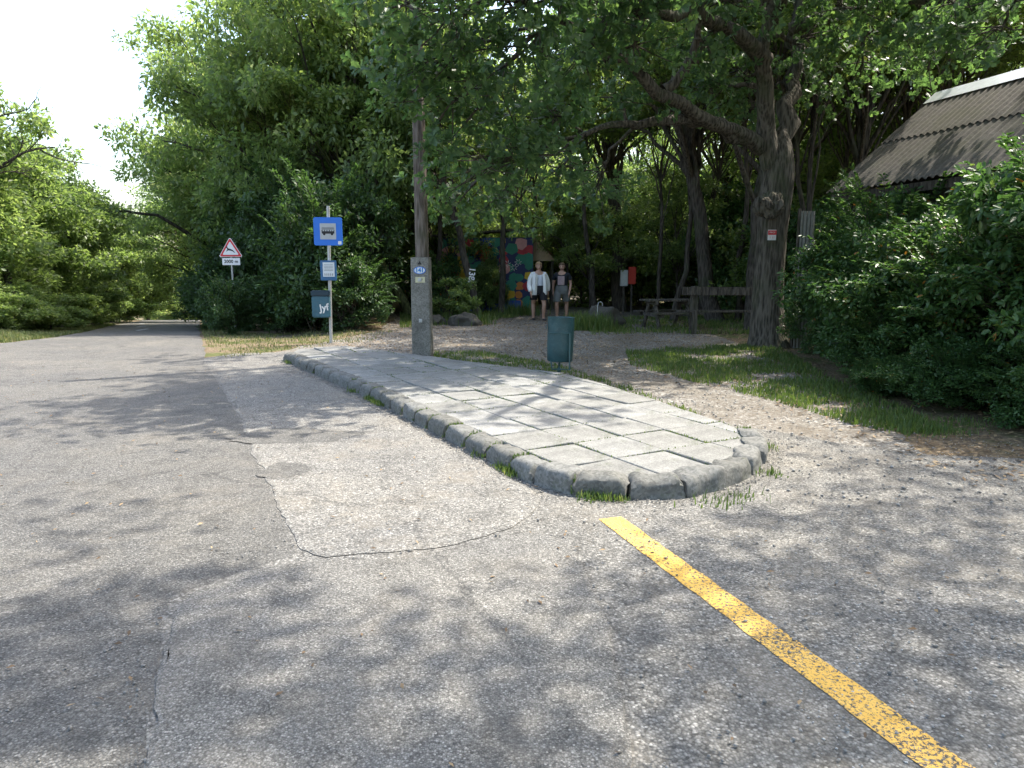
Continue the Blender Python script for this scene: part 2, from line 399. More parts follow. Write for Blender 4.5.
# split into a near and a far stretch so both edges advance together
ribbon('road', [(-14, -6), (-12.5, 0), (-10.9, 7), (-10.6, 9), (-10.2, 12.6)], [(-1.35, -6), P2(140, 790), P2(168, 600), P2(296, 556), P2(281, 512), P2(254, 455), P2(236, 412), P2(207, 366)], 'asphalt_road', .016, 220, 22, .03, .03, 11)
ribbon('road', [(-10.2, 12.6), PW(0, 14.4), PW(50, 17), PW(84, 22), PW(100, 27.5), PW(116, 36), PW(142, 55), PW(155, 78), PW(155, 100)], [P2(207, 366), PW(204, 14.6), PW(200, 20), PW(199, 30), PW(200, 42), PW(200, 60), PW(203, 78), PW(225, 100)], 'asphalt_road', .016, 200, 18, .1, .12, 12)
def sheet(name, outline, mat, off, j, seed):
    O2 = [Vector(p) for p in outline]
    for _ in range(2): O2 = [q for i in range(len(O2)) for q in (O2[i].lerp(O2[(i + 1) % len(O2)], .25), O2[i].lerp(O2[(i + 1) % len(O2)], .75))]
    P = resample([(p.x, p.y, 0) for p in O2 + O2[:1]], .04)[:-1]; V = []
    for p in P:
        q_ = Vector((p.x * 2.2, p.y * 2.2, seed)); n1 = Vector(mnoise.noise_vector(q_)) + .5 * Vector(mnoise.noise_vector(q_ * 3.7)) + .12 * Vector(mnoise.noise_vector(q_ * 9)); V.append((p.x + n1.x * j, p.y + n1.y * j, off))
    n = len(V); ar = sum(V[i][0] * V[(i + 1) % n][1] - V[(i + 1) % n][0] * V[i][1] for i in range(n))
    if ar < 0: V.reverse()
    inn = []
    for i in range(n):
        t = Vector(V[(i + 3) % n]) - Vector(V[i - 3]); t.z = 0; t.normalize(); inn.append((V[i][0] - t.y * .02, V[i][1] + t.x * .02, off))
    bm = bmesh.new(); o_ = [bm.verts.new((v[0], v[1], off - .0035)) for v in V]; n_ = [bm.verts.new(v) for v in inn]
    for i in range(n): bm.faces.new((o_[i], o_[(i + 1) % n], n_[(i + 1) % n], n_[i]))
    f = bm.faces.new(n_); bmesh.ops.triangulate(bm, faces=[f]); mb = MB(); mb.bm(bm); return mb.build(name, mat, kind='structure')
sheet('asphalt_repair', [P2(*q) for q in [(212, 372), (238, 414), (256, 458), (283, 514), (300, 562), (360, 556), (430, 552), (480, 540), (530, 524), (545, 500), (490, 470), (430, 440), (372, 408), (300, 372)]], 'asphalt_rough', .020, .045, 21)
sheet('asphalt_patch', [P2(*q) for q in [(300, 566), (240, 575), (172, 604), (162, 660), (150, 768), (146, 900), (560, 900), (640, 800), (625, 700), (600, 600), (575, 552), (535, 532), (480, 548), (430, 560), (360, 563)]], 'asphalt_patch', .024, .04, 23)
# a blotch of tree shade painted on the rough repair, a smaller dark patch and a pothole of bare soil
def blob(name, pc, rx, ry, mat, off, seed, rot=0):
    V = [(pc[0], pc[1], off)]; n = 48
    for i in range(n):
        a = 2 * math.pi * i / n; r_ = 1 + .35 * mnoise.noise(Vector((math.cos(a) * 1.5, math.sin(a) * 1.5, seed))) + .12 * mnoise.noise(Vector((math.cos(a) * 6, math.sin(a) * 6, seed)))
        x, y = rx * r_ * math.cos(a), ry * r_ * math.sin(a); V.append((pc[0] + x * math.cos(rot) - y * math.sin(rot), pc[1] + x * math.sin(rot) + y * math.cos(rot), off))
    return link(name, npmesh(name, V, [np.array([(0, 1 + i, 1 + (i + 1) % n) for i in range(n)])], mat), kind='structure')
blob('dark_patch', P2(292, 438), .62, .3, 'asphalt_road', .0212, 2)  # canopy shadow painted as darker asphalt
blob('dark_patch', P2(283, 473), .2, .22, 'asphalt_road', .0212, 5)
# pothole rim stones are part of the loose gravel below
# yellow edge line
a = Vector(P2(610, 520)); b = Vector(P2(943, 768)); d = (b - a).normalized(); nrm = Vector((-d.y, d.x)); b2 = a + d * 6.5
ww = .08
yl = []; n = 160
for i in range(n + 1):
    c = a.lerp(b2, i / n); e = [ww * (1 + .10 * mnoise.noise(Vector((c.x * 9, c.y * 9, q)))) for q in (0, 5)]
    yl += [(c.x + nrm.x * e[0], c.y + nrm.y * e[0], .0155), (c.x - nrm.x * e[1], c.y - nrm.y * e[1], .0155)]
q = np.arange(n) * 2
link('road_marking', npmesh('road_marking', yl, [np.stack([q, q + 1, q + 3, q + 2], 1)], 'yellow_paint'), kind='structure')
for Yd in (24, 30, 37):
    c0 = Vector(PW(137, Yd)); c1 = Vector(PW(148 - (Yd - 24) * .3, Yd + 2.6)); V = []
    for i in range(7):
        c = c0.lerp(c1, i / 6)
        for s_ in (-.07, .07): V.append((c.x + s_, c.y, H(c.x + s_, c.y) + .022))
    q = np.arange(6) * 2
    link('road_marking', npmesh('road_marking', V, [np.stack([q, q + 1, q + 3, q + 2], 1)], 'worn_white'), kind='structure')

# ================================================================== paved waiting island
outer = [P2(x, y) for x, y in [(283, 361), (370, 400), (429, 432), (484, 460), (529, 485), (569, 497), (619, 502), (683, 501), (722, 492), (757, 475), (769, 458), (757, 443)]]
back = [(lambda v: (v.x, v.y))(G(x, y, .1)) for x, y in [(748, 441), (703, 420), (619, 392), (569, 377), (479, 365), (394, 354), (335, 347), (300, 350)]]
isl = empty('pavement', (0, 0, 0), kind='structure')
def offset_in(path, dd):
    out = []
    for i, p in enumerate(path):
        a_ = Vector(path[max(0, i - 1)]); b_ = Vector(path[min(len(path) - 1, i + 1)]); t = (b_ - a_).normalized(); n_ = Vector((-t.y, t.x)); out.append(tuple(Vector(p) + n_ * dd))
    return out
kin = offset_in(outer, .17)
inner = [Vector(p) for p in kin] + [Vector(p) for p in back]
MB().prism([tuple(p) for p in inner], 0, .1).build('bedding', 'joint_soil', isl)
# kerb stones along the road side and round the nose
dense = resample([(*p, 0) for p in outer], .01); acc = 0; cuts = [0]
random.seed(4)
tgt = .38
for i in range(1, len(dense)):
    acc += (dense[i] - dense[i - 1]).length
    if acc >= tgt: cuts.append(i); acc = 0; tgt = random.uniform(.36, .43)
cuts.append(len(dense) - 1)
for k in range(len(cuts) - 1):
    p, q_ = dense[cuts[k]], dense[cuts[k + 1]]; L = (q_ - p).length
    if L < .15: continue
    t = (q_ - p).normalized(); ang = math.atan2(t.y, t.x); mid = (p + q_) / 2 + Vector((-t.y, t.x, 0)) * .095
    hgt = .158 + random.uniform(-.012, .012)
    nose = k >= len(cuts) - 9
    prof = [(-.1, -.05), (-.1, 0), (-.099, .03), (-.098, .06), (-.096, hgt - .06), (-.09, hgt - .035), (-.078, hgt - .017), (-.06, hgt - .007), (-.035, hgt - .001), (0, hgt), (.04, hgt), (.085, hgt - .003), (.1, hgt - .012), (.1, -.05)]
    rings = []; nr = 13; amp = .03 if nose else .017
    for ir in range(nr):
        fx = -1 + 2 * ir / (nr - 1); e_ = max(0, abs(fx) - .72) / .28; sh_ = .036 * e_ ** 1.8; ring = []
        for (py_, pz_) in prof:
            q_ = Vector((fx * (L - .022) / 2, py_ * (1 - sh_ * 2.2) if py_ < 0 else py_, pz_ - (sh_ if pz_ > .1 else 0)))
            if e_ == 1: q_.x *= .985
            nz = Vector((q_.x * 8 + k * 3.7, q_.y * 8, q_.z * 8)); f_ = 1 if q_.z > .01 else 0
            q_ += (Vector(mnoise.noise_vector(nz)) * amp + Vector(mnoise.noise_vector(nz * 3.1)) * .009) * f_; ring.append(q_)
        rings.append(ring)
    o = MB().loft(rings).build('kerb_stone', 'kerb_concrete', isl, smooth=True)
    o.location = (mid.x, mid.y, 0); o.rotation_euler = (random.uniform(-.04, .04), random.uniform(-.02, .02), ang + random.uniform(-.03, .03) * (2.5 if nose else 1))
# slabs
u = (Vector(outer[3]) - Vector(outer[0])).normalized(); v_ = Vector((-u.y, u.x)); O = Vector(kin[0])
def clip(poly, conv):
    out = poly
    for i in range(len(conv)):
        a_, b_ = conv[i], conv[(i + 1) % len(conv)]; e = b_ - a_; inp = out; out = []
        if not inp: return []
        side = lambda p: e.x * (p.y - a_.y) - e.y * (p.x - a_.x)
        for j in range(len(inp)):
            p, q2 = inp[j], inp[(j + 1) % len(inp)]; sp_, sq = side(p), side(q2)
            if sp_ >= 0: out.append(p)
            if sp_ * sq < 0: out.append(p.lerp(q2, sp_ / (sp_ - sq)))
    return out
def hull(P):
    P = sorted(set((round(p.x, 5), round(p.y, 5)) for p in P)); cr = lambda o, a, b: (a[0] - o[0]) * (b[1] - o[1]) - (a[1] - o[1]) * (b[0] - o[0])
    lo = []; hi = []
    for p in P:
        while len(lo) > 1 and cr(lo[-2], lo[-1], p) <= 0: lo.pop()
        lo.append(p)
    for p in reversed(P):
        while len(hi) > 1 and cr(hi[-2], hi[-1], p) <= 0: hi.pop()
        hi.append(p)
    return [Vector(p) for p in lo[:-1] + hi[:-1]]
conv = hull(inner); JN = []
ui = -1
for iu in range(-1, 24):
    for iv in range(0, 8):
        u0 = iu * .56 ; v0 = .01 + iv * .5; gp = .0085
        quad = [O + u * a_ + v_ * b_ for a_, b_ in ((u0 + gp, v0 + gp), (u0 + .56 - gp, v0 + gp), (u0 + .56 - gp, v0 + .5 - gp), (u0 + gp, v0 + .5 - gp))]
        pl = clip(quad, conv)
        if len(pl) < 3: continue
        ar = abs(sum(pl[i].x * pl[(i + 1) % len(pl)].y - pl[(i + 1) % len(pl)].x * pl[i].y for i in range(len(pl)))) / 2
        if ar < .006: continue
        cx = sum((p for p in pl), Vector((0, 0))) / len(pl); zt = .14 + random.uniform(-.006, .007)
        bm = bmesh.new(); vs = [bm.verts.new((p.x - cx.x, p.y - cx.y, 0)) for p in pl]; f = bm.faces.new(vs)
        r_ = bmesh.ops.extrude_face_region(bm, geom=[f]); top = [x for x in r_['geom'] if isinstance(x, bmesh.types.BMVert)]
        for t in top: t.co.z = .05
        bmesh.ops.recalc_face_normals(bm, faces=bm.faces[:])
        bmesh.ops.remove_doubles(bm, verts=bm.verts[:], dist=.002)
        bmesh.ops.bevel(bm, geom=[e for e in bm.edges if all(x.co.z > .04 for x in e.verts)], offset=.006, segments=1, affect='EDGES')
        mb = MB(); mb.bm(bm); o = mb.build('paving_slab', 'slab_concrete', isl)
        o.location = (cx.x, cx.y, zt - .05); o.rotation_euler = (random.uniform(-.02, .02), random.uniform(-.02, .02), random.uniform(-.006, .006))
        for e in range(4):
            JN.append((quad[e], quad[(e + 1) % 4]))
fl = [G(*q, .12) for q in ((729, 433), (753, 436), (758, 452), (742, 456))]
MB().prism([(v.x, v.y) for v in reversed(fl)], 0, .118).build('paving_slab', 'slab_concrete', isl)
# back edging strip
bs = resample([(*p, 0) for p in back], .9)
for i in range(len(bs) - 2):
    p, q2 = bs[i], bs[i + 1]; t = (q2 - p).normalized(); mid = (p + q2) / 2 - Vector((-t.y, t.x, 0)) * .035
    MB().box((0, 0, .05), ((q2 - p).length - .012, .055, .15), bev=.006).build('edging_stone', 'kerb_concrete', isl)
    o = [c for c in isl.children][-1]; o.location = mid; o.rotation_euler = (0, 0, math.atan2(t.y, t.x))

# ================================================================== small growth
def blades(name, pts, h0, h1, mat, width=.006, seed=1, parent=None, lean=.5):
    r_ = np.random.RandomState(seed); P = np.asarray(pts, float); n = len(P)
    h = r_.uniform(h0, h1, n) * r_.uniform(.6, 1.15, n); an = r_.uniform(0, 2 * np.pi, n); le = r_.uniform(.1, lean, n) * h
    D = np.stack([np.cos(an), np.sin(an), 0 * an], 1); S = np.stack([-np.sin(an), np.cos(an), 0 * an], 1) * (width * r_.uniform(.7, 1.5, n))[:, None]
    up = np.array([0, 0, 1.]); m1 = P + D * (le * .3)[:, None] + up * (h * .6)[:, None]; tp = P + D * le[:, None] + up * h[:, None]
    V = np.stack([P - S, P + S, m1 + S * .8, m1 - S * .8, tp], 1).reshape(-1, 3); i = np.arange(n) * 5
    me = npmesh(name, V, [np.stack([i, i + 1, i + 2, i + 3], 1), np.stack([i + 3, i + 2, i + 4], 1)], mat, np.repeat(r_.beta(2, 2.4, n), 5))
    return link(name, me, parent, kind='stuff' if not parent else None)
def in_poly(poly, n, r_):
    P = np.array(poly); out = []; lo = P.min(0); hi = P.max(0)
    x = r_.uniform(lo[0], hi[0], n * 4); y = r_.uniform(lo[1], hi[1], n * 4); ins = np.zeros(len(x), bool)
    for i in range(len(P)):
        a_, b_ = P[i], P[(i + 1) % len(P)]
        c_ = ((a_[1] > y) != (b_[1] > y)) & (x < (b_[0] - a_[0]) * (y - a_[1]) / (b_[1] - a_[1] + 1e-12) + a_[0]); ins ^= c_
    x, y = x[ins][:n], y[ins][:n]; return x, y
def grass(name, poly, n, h0, h1, mat, seed, thr=-.15, width=.006, sc=1.3, label=None):
    r_ = np.random.RandomState(seed); x, y = in_poly(poly, n, r_)
    pts = []
    for a_, b_ in zip(x, y):
        q2 = mnoise.noise(Vector((a_ * sc, b_ * sc, seed))) + .5 * mnoise.noise(Vector((a_ * 5, b_ * 5, seed)))
        if q2 > thr + r_.uniform(-.3, .3): pts.append((a_, b_, H(a_, b_) - .002))
    o = blades(name, pts, h0, h1, mat, width, seed); tag(o, label, 'grass'); return o
PP = lambda L_: [P2(*p) for p in L_]
grass('grass', PP([(436, 352), (480, 352), (560, 366), (640, 392), (712, 420), (770, 448), (745, 440), (700, 419), (619, 391), (569, 376), (479, 364), (420, 356)]), 13000, .02, .085, 'grass_green', 31, -.1, label='short green grass strip along the back edge of the paved island')
grass('grass', PP([(625, 352), (700, 347), (775, 345), (830, 380), (900, 408), (945, 430), (930, 440), (860, 428), (780, 404), (690, 382), (630, 366)]), 30000, .025, .11, 'grass_green', 32, -.12, label='green grass strip between the dirt track and the shrubs on the right')
grass('grass', [PW(200, 34), PW(203, 20), PW(206, 15.2), P2(225, 360), P2(300, 349), PW(372, 15.6), PW(395, 18), PW(330, 19), PW(232, 22), PW(215, 34)], 20000, .02, .09, 'grass_dry', 33, -.12, .006, label='dry yellowish verge grass below the roadside thicket and bus stop')
grass('grass', [(-10.1, 9), (-10.25, 12.6), PW(0, 14.5), PW(50, 17.1), PW(84, 22.1), PW(100, 27.6), PW(116, 36.2), PW(108, 37), PW(80, 30), PW(30, 24), PW(-60, 21), (-16, 14), (-14, 9)], 60000, .03, .12, 'grass_dry', 34, -.3, .008, label='pale dry grass verge on the left side of the road')
grass('grass', [PW(400, 19), PW(470, 20.5), PW(520, 23.5), PW(500, 26), PW(400, 25)], 9000, .04, .2, 'grass_green', 35, -.1, .008, label='patchy low grass under the trees before the painted hut')
grass('grass', [PW(590, 17), PW(650, 17.4), PW(760, 17.2), PW(745, 24), PW(600, 23)], 12000, .04, .16, 'grass_green', 36, .0, .008, label='sparse grass under the wooden rail and picnic table')
# weeds in the paving joints and at the kerb foot
r_ = np.random.RandomState(3); pts = []
for (a_, b_) in JN:
    if mnoise.noise(Vector((a_.x * 1.1, a_.y * 1.1, 3))) + r_.uniform(-.35, .3) < -.02: continue
    for _ in range(r_.randint(15, 70)):
        p = a_.lerp(b_, r_.uniform()); 
        if all((conv[(z_ + 1) % len(conv)] - conv[z_]).x * (p.y - conv[z_].y) - (conv[(z_ + 1) % len(conv)] - conv[z_]).y * (p.x - conv[z_].x) > 0 for z_ in range(len(conv))): pts.append((p.x + r_.normal(0, .006), p.y + r_.normal(0, .006), .128))
tag(blades('weeds', pts, .008, .026, 'grass_green', .004, 8), 'tiny green weeds and moss in the joints of the paving slabs', 'weeds')
pts = []
for i, p in enumerate(dense):
    d_ = 1.5 if i < 150 else 1
    k_ = mnoise.noise(Vector((p.x * 2.3, p.y * 2.3, 7)))
    if k_ < .2: continue
    for _ in range(int(9 * min(1, k_ * 3))):
        pts.append((p.x + r_.normal(0, .03) - .01, p.y + r_.normal(0, .03) - .02, .02))
tag(blades('weeds', pts, .02, .065, 'grass_green', .0035, 9), 'grass weeds growing along the foot of the kerb stones', 'weeds')
pts = []
for cx_ in cuts[2:-1]:
    p = dense[cx_]; t = (dense[min(cx_ + 1, len(dense) - 1)] - dense[cx_ - 1]).normalized(); nn = Vector((-t.y, t.x, 0))
    if r_.uniform() < .35: continue
    for _ in range(r_.randint(20, 110)):
        e = p + nn * r_.uniform(-.02, .19); zz = .03 + .1 * min(1, max(0, (e - p).dot(nn) / .06)); pts.append((e.x + r_.normal(0, .008), e.y + r_.normal(0, .008), zz))
tag(blades('weeds', pts, .01, .04, 'grass_green', .0035, 10), 'green weeds sprouting between neighbouring kerb stones', 'weeds')
# a few tufts at the nose of the island
pts = []
for px, py, n_, s_ in [(770, 476, 60, .06), (716, 505, 60, .09), (745, 498, 40, .09), (744, 441, 160, .05), (765, 450, 60, .06), (590, 503, 30, .03), (930, 432, 700, .16), (905, 425, 500, .14), (870, 415, 300, .14), (965, 425, 300, .2)]:
    c_ = G(px, py)
    for _ in range(n_): pts.append((c_.x + r_.normal(0, s_), c_.y + r_.normal(0, s_ * .8), .01))
tag(blades('weeds', pts, .02, .08, 'grass_green', .004, 12), 'loose grass tufts on the gravel beside the island nose', 'weeds')
# loose stones and litter
def scatter_stones(name, x, y, s0, s1, mat, seed, label, zoff=.02):
    r2 = np.random.RandomState(seed); n = len(x); base = np.array([(1, 0, 0), (0, 1, 0), (-1, 0, 0), (0, -1, 0), (0, 0, .8), (0, 0, -.5)], float)
    s = r2.uniform(s0, s1, n) * r2.uniform(.5, 1.2, n); J = base[None] * r2.uniform(.6, 1.3, (n, 6, 1)) + r2.normal(0, .15, (n, 6, 3)); an = r2.uniform(0, 6.28, n)
    X = J[..., 0] * np.cos(an)[:, None] - J[..., 1] * np.sin(an)[:, None]; Y = J[..., 0] * np.sin(an)[:, None] + J[..., 1] * np.cos(an)[:, None]
    z = np.array([H(a_, b_) for a_, b_ in zip(x, y)]) + zoff
    V = np.stack([X * s[:, None] + x[:, None], Y * s[:, None] + y[:, None], J[..., 2] * s[:, None] * .7 + z[:, None]], 2).reshape(-1, 3)
    i = np.arange(n)[:, None] * 6; T = np.array([(0, 1, 4), (1, 2, 4), (2, 3, 4), (3, 0, 4), (1, 0, 5), (2, 1, 5), (3, 2, 5), (0, 3, 5)])
    F_ = (i[:, :, None] + T[None]).reshape(-1, 3)
    return link(name, npmesh(name, V, [F_], mat, np.repeat(r2.uniform(0, 1, n), 6)), kind='stuff', label=label, cat='stones')
x, y = in_poly([(-2, 1.2), (5, 1.2), (6, 5.4), (4, 7), (3, 5.5), (2.0, 4.6), (.3, 4.4), (-3.6, 11), (-4.3, 11), (-1.5, 5)], 5200, r_)
concrete('pebble', (.3, .29, .27), 30, .2, .6)
scatter_stones('loose_stones', x, y, .003, .011, 'pebble', 5, 'small loose stone chips strewn over the worn asphalt')
x, y = in_poly([(1.8, 4.6), (3.6, 4.6), (4.6, 9), (4.5, 15), (-3, 20), (-4, 14.5), (-1, 12), (2, 8)], 6500, r_)
scatter_stones('loose_stones', x, y, .005, .02, 'pebble', 6, 'loose gravel stones scattered over the dirt clearing')
sx_ = []; sy_ = []
for _ in range(2600):
    p = dense[r_.randint(len(dense))]; t = (dense[min(len(dense) - 1, 5)] - dense[0]).normalized(); d_ = abs(r_.normal(0, .1)) + .005; i_ = dense.index(p); t = (dense[min(i_ + 1, len(dense) - 1)] - dense[max(0, i_ - 1)]).normalized(); sx_.append(p.x + t.y * d_); sy_.append(p.y - t.x * d_)
scatter_stones('loose_stones', np.array(sx_), np.array(sy_), .003, .012, 'pebble', 16, 'grit and small stones collected along the foot of the kerb')
x, y = in_poly([(.9, 1.2), (5, 1.2), (7, 5.2), (4.2, 6.6), (2.6, 4.7), (1.2, 4.2)], 5200, r_)
plain('pale_chip', (.42, .41, .39), .9, .3, .1, 0, 30)
scatter_stones('loose_stones', x, y, .002, .008, 'pale_chip', 17, 'pale stone chips strewn over the forecourt right of the yellow line', .015)
def litter(name, poly, n, seed, label, s=.03, zoff=.02):
    r2 = np.random.RandomState(seed); x, y = in_poly(poly, n, r2); n = len(x)
    c_ = np.stack([x, y, [H(a_, b_) + zoff for a_, b_ in zip(x, y)]], 1); an = r2.uniform(0, 6.28, n); L_ = r2.uniform(.6, 1.3, n) * s
    D = np.stack([np.cos(an), np.sin(an), r2.uniform(-.1, .4, n)], 1) * L_[:, None]; S = np.stack([-np.sin(an), np.cos(an), r2.uniform(-.3, .3, n)], 1) * (L_ * .4)[:, None]
    V = np.stack([c_ - D, c_ + S + [0, 0, .005], c_ + D, c_ - S], 1).reshape(-1, 3); i = np.arange(n) * 4
    return link(name, npmesh(name, V, [np.stack([i, i + 1, i + 2, i + 3], 1)], 'litter', np.repeat(r2.uniform(0, 1, n), 4)), kind='stuff', label=label, cat='leaf litter')
litter('leaf_litter', [(3.4, 5), (6.5, 5.6), (5.5, 15), (6, 24), (-4, 26), (-4, 15), (0, 12), (3, 9)], 16000, 4, 'brown fallen leaves and twigs littering the shaded clearing')
litter('leaf_litter', [(-5, 1), (6, 1), (6, 5), (1, 4.2), (-4, 11), (-10, 12)], 700, 6, 'few dry fallen leaves on the asphalt', .018, .03)

# ================================================================== trees
def tubes(segs, n, V, Fq, off):
    """segs: list of (points(k,3), radii(k))"""
    for P, rad in segs:
        P = np.asarray(P, float); k = len(P); t = np.gradient(P, axis=0); t /= np.linalg.norm(t, axis=1)[:, None] + 1e-9
        a_ = np.array([1., 0, 0]) if abs(t[0, 0]) < .8 else np.array([0, 1., 0]); uu = np.cross(t, a_); uu /= np.linalg.norm(uu, axis=1)[:, None] + 1e-9; vv = np.cross(t, uu)
        an = np.arange(n) * 2 * np.pi / n; ring = P[:, None] + (uu[:, None] * np.cos(an)[None, :, None] + vv[:, None] * np.sin(an)[None, :, None]) * np.asarray(rad)[:, None, None]
        V.append(ring.reshape(-1, 3)); i = (np.arange((k - 1) * n)).reshape(k - 1, n); j = np.roll(i, -1, 1)
        Fq.append(np.stack([i, j, j + n, i + n], 2).reshape(-1, 4) + off); off += k * n
    return off
def bez(a_, b_, c_, k): t = np.linspace(0, 1, k)[:, None]; return (1 - t) ** 2 * a_ + 2 * t * (1 - t) * b_ + t * t * c_
def leafmesh(name, P, D, N, L, W, mat, tint, kind='simple'):
    n = len(P); D = D / (np.linalg.norm(D, axis=1)[:, None] + 1e-9); N = N - D * (N * D).sum(1)[:, None]; N /= np.linalg.norm(N, axis=1)[:, None] + 1e-9; S = np.cross(D, N)
    L = L[:, None]; W = W[:, None]
    if kind == 'simple':
        V = np.stack([P, P + D * L * .45 + S * W * .5 + N * W * .12, P + D * L, P + D * L * .45 - S * W * .5 + N * W * .12], 1); k = 4
        i = np.arange(n)[:, None] * 4; F_ = np.concatenate([i + np.array([0, 1, 2]), i + np.array([0, 2, 3])]); polys = [F_]
    elif kind == 'oval':
        q = lambda l, s_, h=.12: P + D * L * l + S * W * s_ + N * W * h * abs(s_) * 2 - N * L * .16 * l * l
        V = np.stack([P, q(.22, .36), q(.55, .5), q(.84, .27), q(1, 0), q(.84, -.27), q(.55, -.5), q(.22, -.36)], 1); k = 8
        i = np.arange(n)[:, None] * 8; polys = [np.concatenate([i + np.array([0, 1, 2, 3, 4]), i + np.array([0, 4, 5, 6, 7])])]
    else:
        q = lambda l, s_: P + D * L * l + S * W * s_ + N * W * .2 * abs(s_)
        V = np.stack([P, q(.28, .2), q(.42, .34), q(.5, .2), q(.72, .5), q(1, 0.), q(.72, -.5), q(.5, -.2), q(.42, -.34), q(.28, -.2)], 1); k = 10
        i = np.arange(n)[:, None] * 10; polys = [np.concatenate([i + np.array([0, 1, 2, 3]), i + np.array([0, 3, 4, 5]), i + np.array([0, 5, 6, 7]), i + np.array([0, 7, 8, 9])])]
    return npmesh(name, V.reshape(-1, 3), polys, mat, np.repeat(tint, k))
def grow(seed, height, rad, z0, tr, nclump, nleaf, leafL, mat='leaf_forest', bark_='bark', lean=(0, 0), clumps=None, shape='simple', squash=.55, csize=None, forks=1, stems=1, tsplit=None, extra=(), wide=.5, nsub=8, skirt=0, sprays=0):
    """returns trunk mesh, crown mesh; base at the origin"""
    r = np.random.RandomState(seed)
    top = np.array([lean[0], lean[1], height * .8]); cc = np.array([lean[0] * .8, lean[1] * .8, (z0 + height) / 2]); ax = np.array([rad, rad, (height - z0) / 2])
    if clumps is None:
        C_ = []; tries = 0; md = rad * 1.15 / nclump ** .36
        while len(C_) < nclump and tries < 6000:
            tries += 1; d_ = r.normal(size=3); d_ /= np.linalg.norm(d_); q = d_ * r.uniform(.15, 1) ** .5
            if q[2] < -.6 and not skirt: continue
            q[:2] *= 1 + .18 * r.normal()
            p = cc + q * ax
            if all(np.linalg.norm((p - o) / [1, 1, .75]) > md for o in C_): C_.append(p)
            elif tries % 400 == 0: md *= .9
    else: C_ = [np.array(c_, float) for c_ in clumps]
    C_ += [np.array(e, float) for e in extra]
    cs = csize or rad * .36
    segs = []; fine = []
    # stems
    STEM = []
    for s_ in range(stems):
        an = r.uniform(0, 6.28); st = np.array([math.cos(an), math.sin(an), 0]) * (rad * .14 if stems > 1 else 0)
        tp = top * (1 if stems == 1 else r.uniform(.6, .95)) + st * (3 if stems > 1 else 0); k = 12; t = np.linspace(0, 1, k)[:, None]
        P = st * (1 - t) + tp * t + st * .6 * t; P = st + (tp - st) * t
        P[1:-1, :2] += np.cumsum(r.normal(0, height * .007, (k - 2, 2)), axis=0)
        rr = tr * (1 - .78 * t[:, 0]) * (1 if stems == 1 else .6); rr[0] *= 1.5; P = np.insert(P, 1, P[0] * .93 + P[1] * .07, 0); rr = np.insert(rr, 1, rr[1] * 1.15)
        segs.append((P, rr)); STEM.append((P, rr))
    PL = []; DL = []; NL = []; TL = []; 
    tot = sum((1 if True else 0) for _ in C_); per = max(1, int(nleaf / (tot * nsub)))
    for c_ in C_:
        P, rr = STEM[r.randint(len(STEM))]
        hz = max(z0 * .55, min(c_[2] * r.uniform(.45, .75), height * .7)) if height > 4 else c_[2] * .4
        i = int(np.argmin(abs(P[:, 2] - hz))); b_ = P[i]; r0 = rr[i] * r.uniform(.35, .6)
        mid = (b_ + c_) / 2 + np.array([0, 0, np.linalg.norm(c_ - b_) * r.uniform(.02, .22)]) + r.normal(0, .08 * rad, 3)
        B = bez(b_, mid, c_, 8); B[2:-1] += r.normal(0, .02 * rad, (5, 3)); segs.append((B, np.linspace(r0, max(.012, r0 * .22), 8)))
        for s_ in range(nsub):
            d_ = r.normal(size=3); d_ /= np.linalg.norm(d_); d_[2] *= squash; sc_ = c_ + d_ * cs * r.uniform(.35, 1.1)
            sc_[2] += .1 * cs
            fine.append((bez(B[r.randint(4, 7)], (B[6] + sc_) / 2 + r.normal(0, .1 * cs, 3), sc_, 4), np.linspace(max(.008, r0 * .16), .004, 4)))
            n_ = max(1, int(per * r.uniform(.5, 1.5))); q = r.normal(size=(n_, 3)); q /= np.linalg.norm(q, axis=1)[:, None] + 1e-9
            rad_ = cs * .45 * r.uniform(.15, 1, n_) ** .5; off = q * rad_[:, None] * [1, 1, squash]
            PL.append(sc_ + off); o = off / (cs * .45)
            DL.append(o * 1.0 + r.normal(0, .55, (n_, 3)) + [0, 0, -.15]); NL.append(np.array([0, 0, 1.]) + r.normal(0, .55, (n_, 3)) + o * .5)
            TL.append(np.clip(r.beta(2.2, 2.6, n_) + r.normal(0, .08), 0, 1))
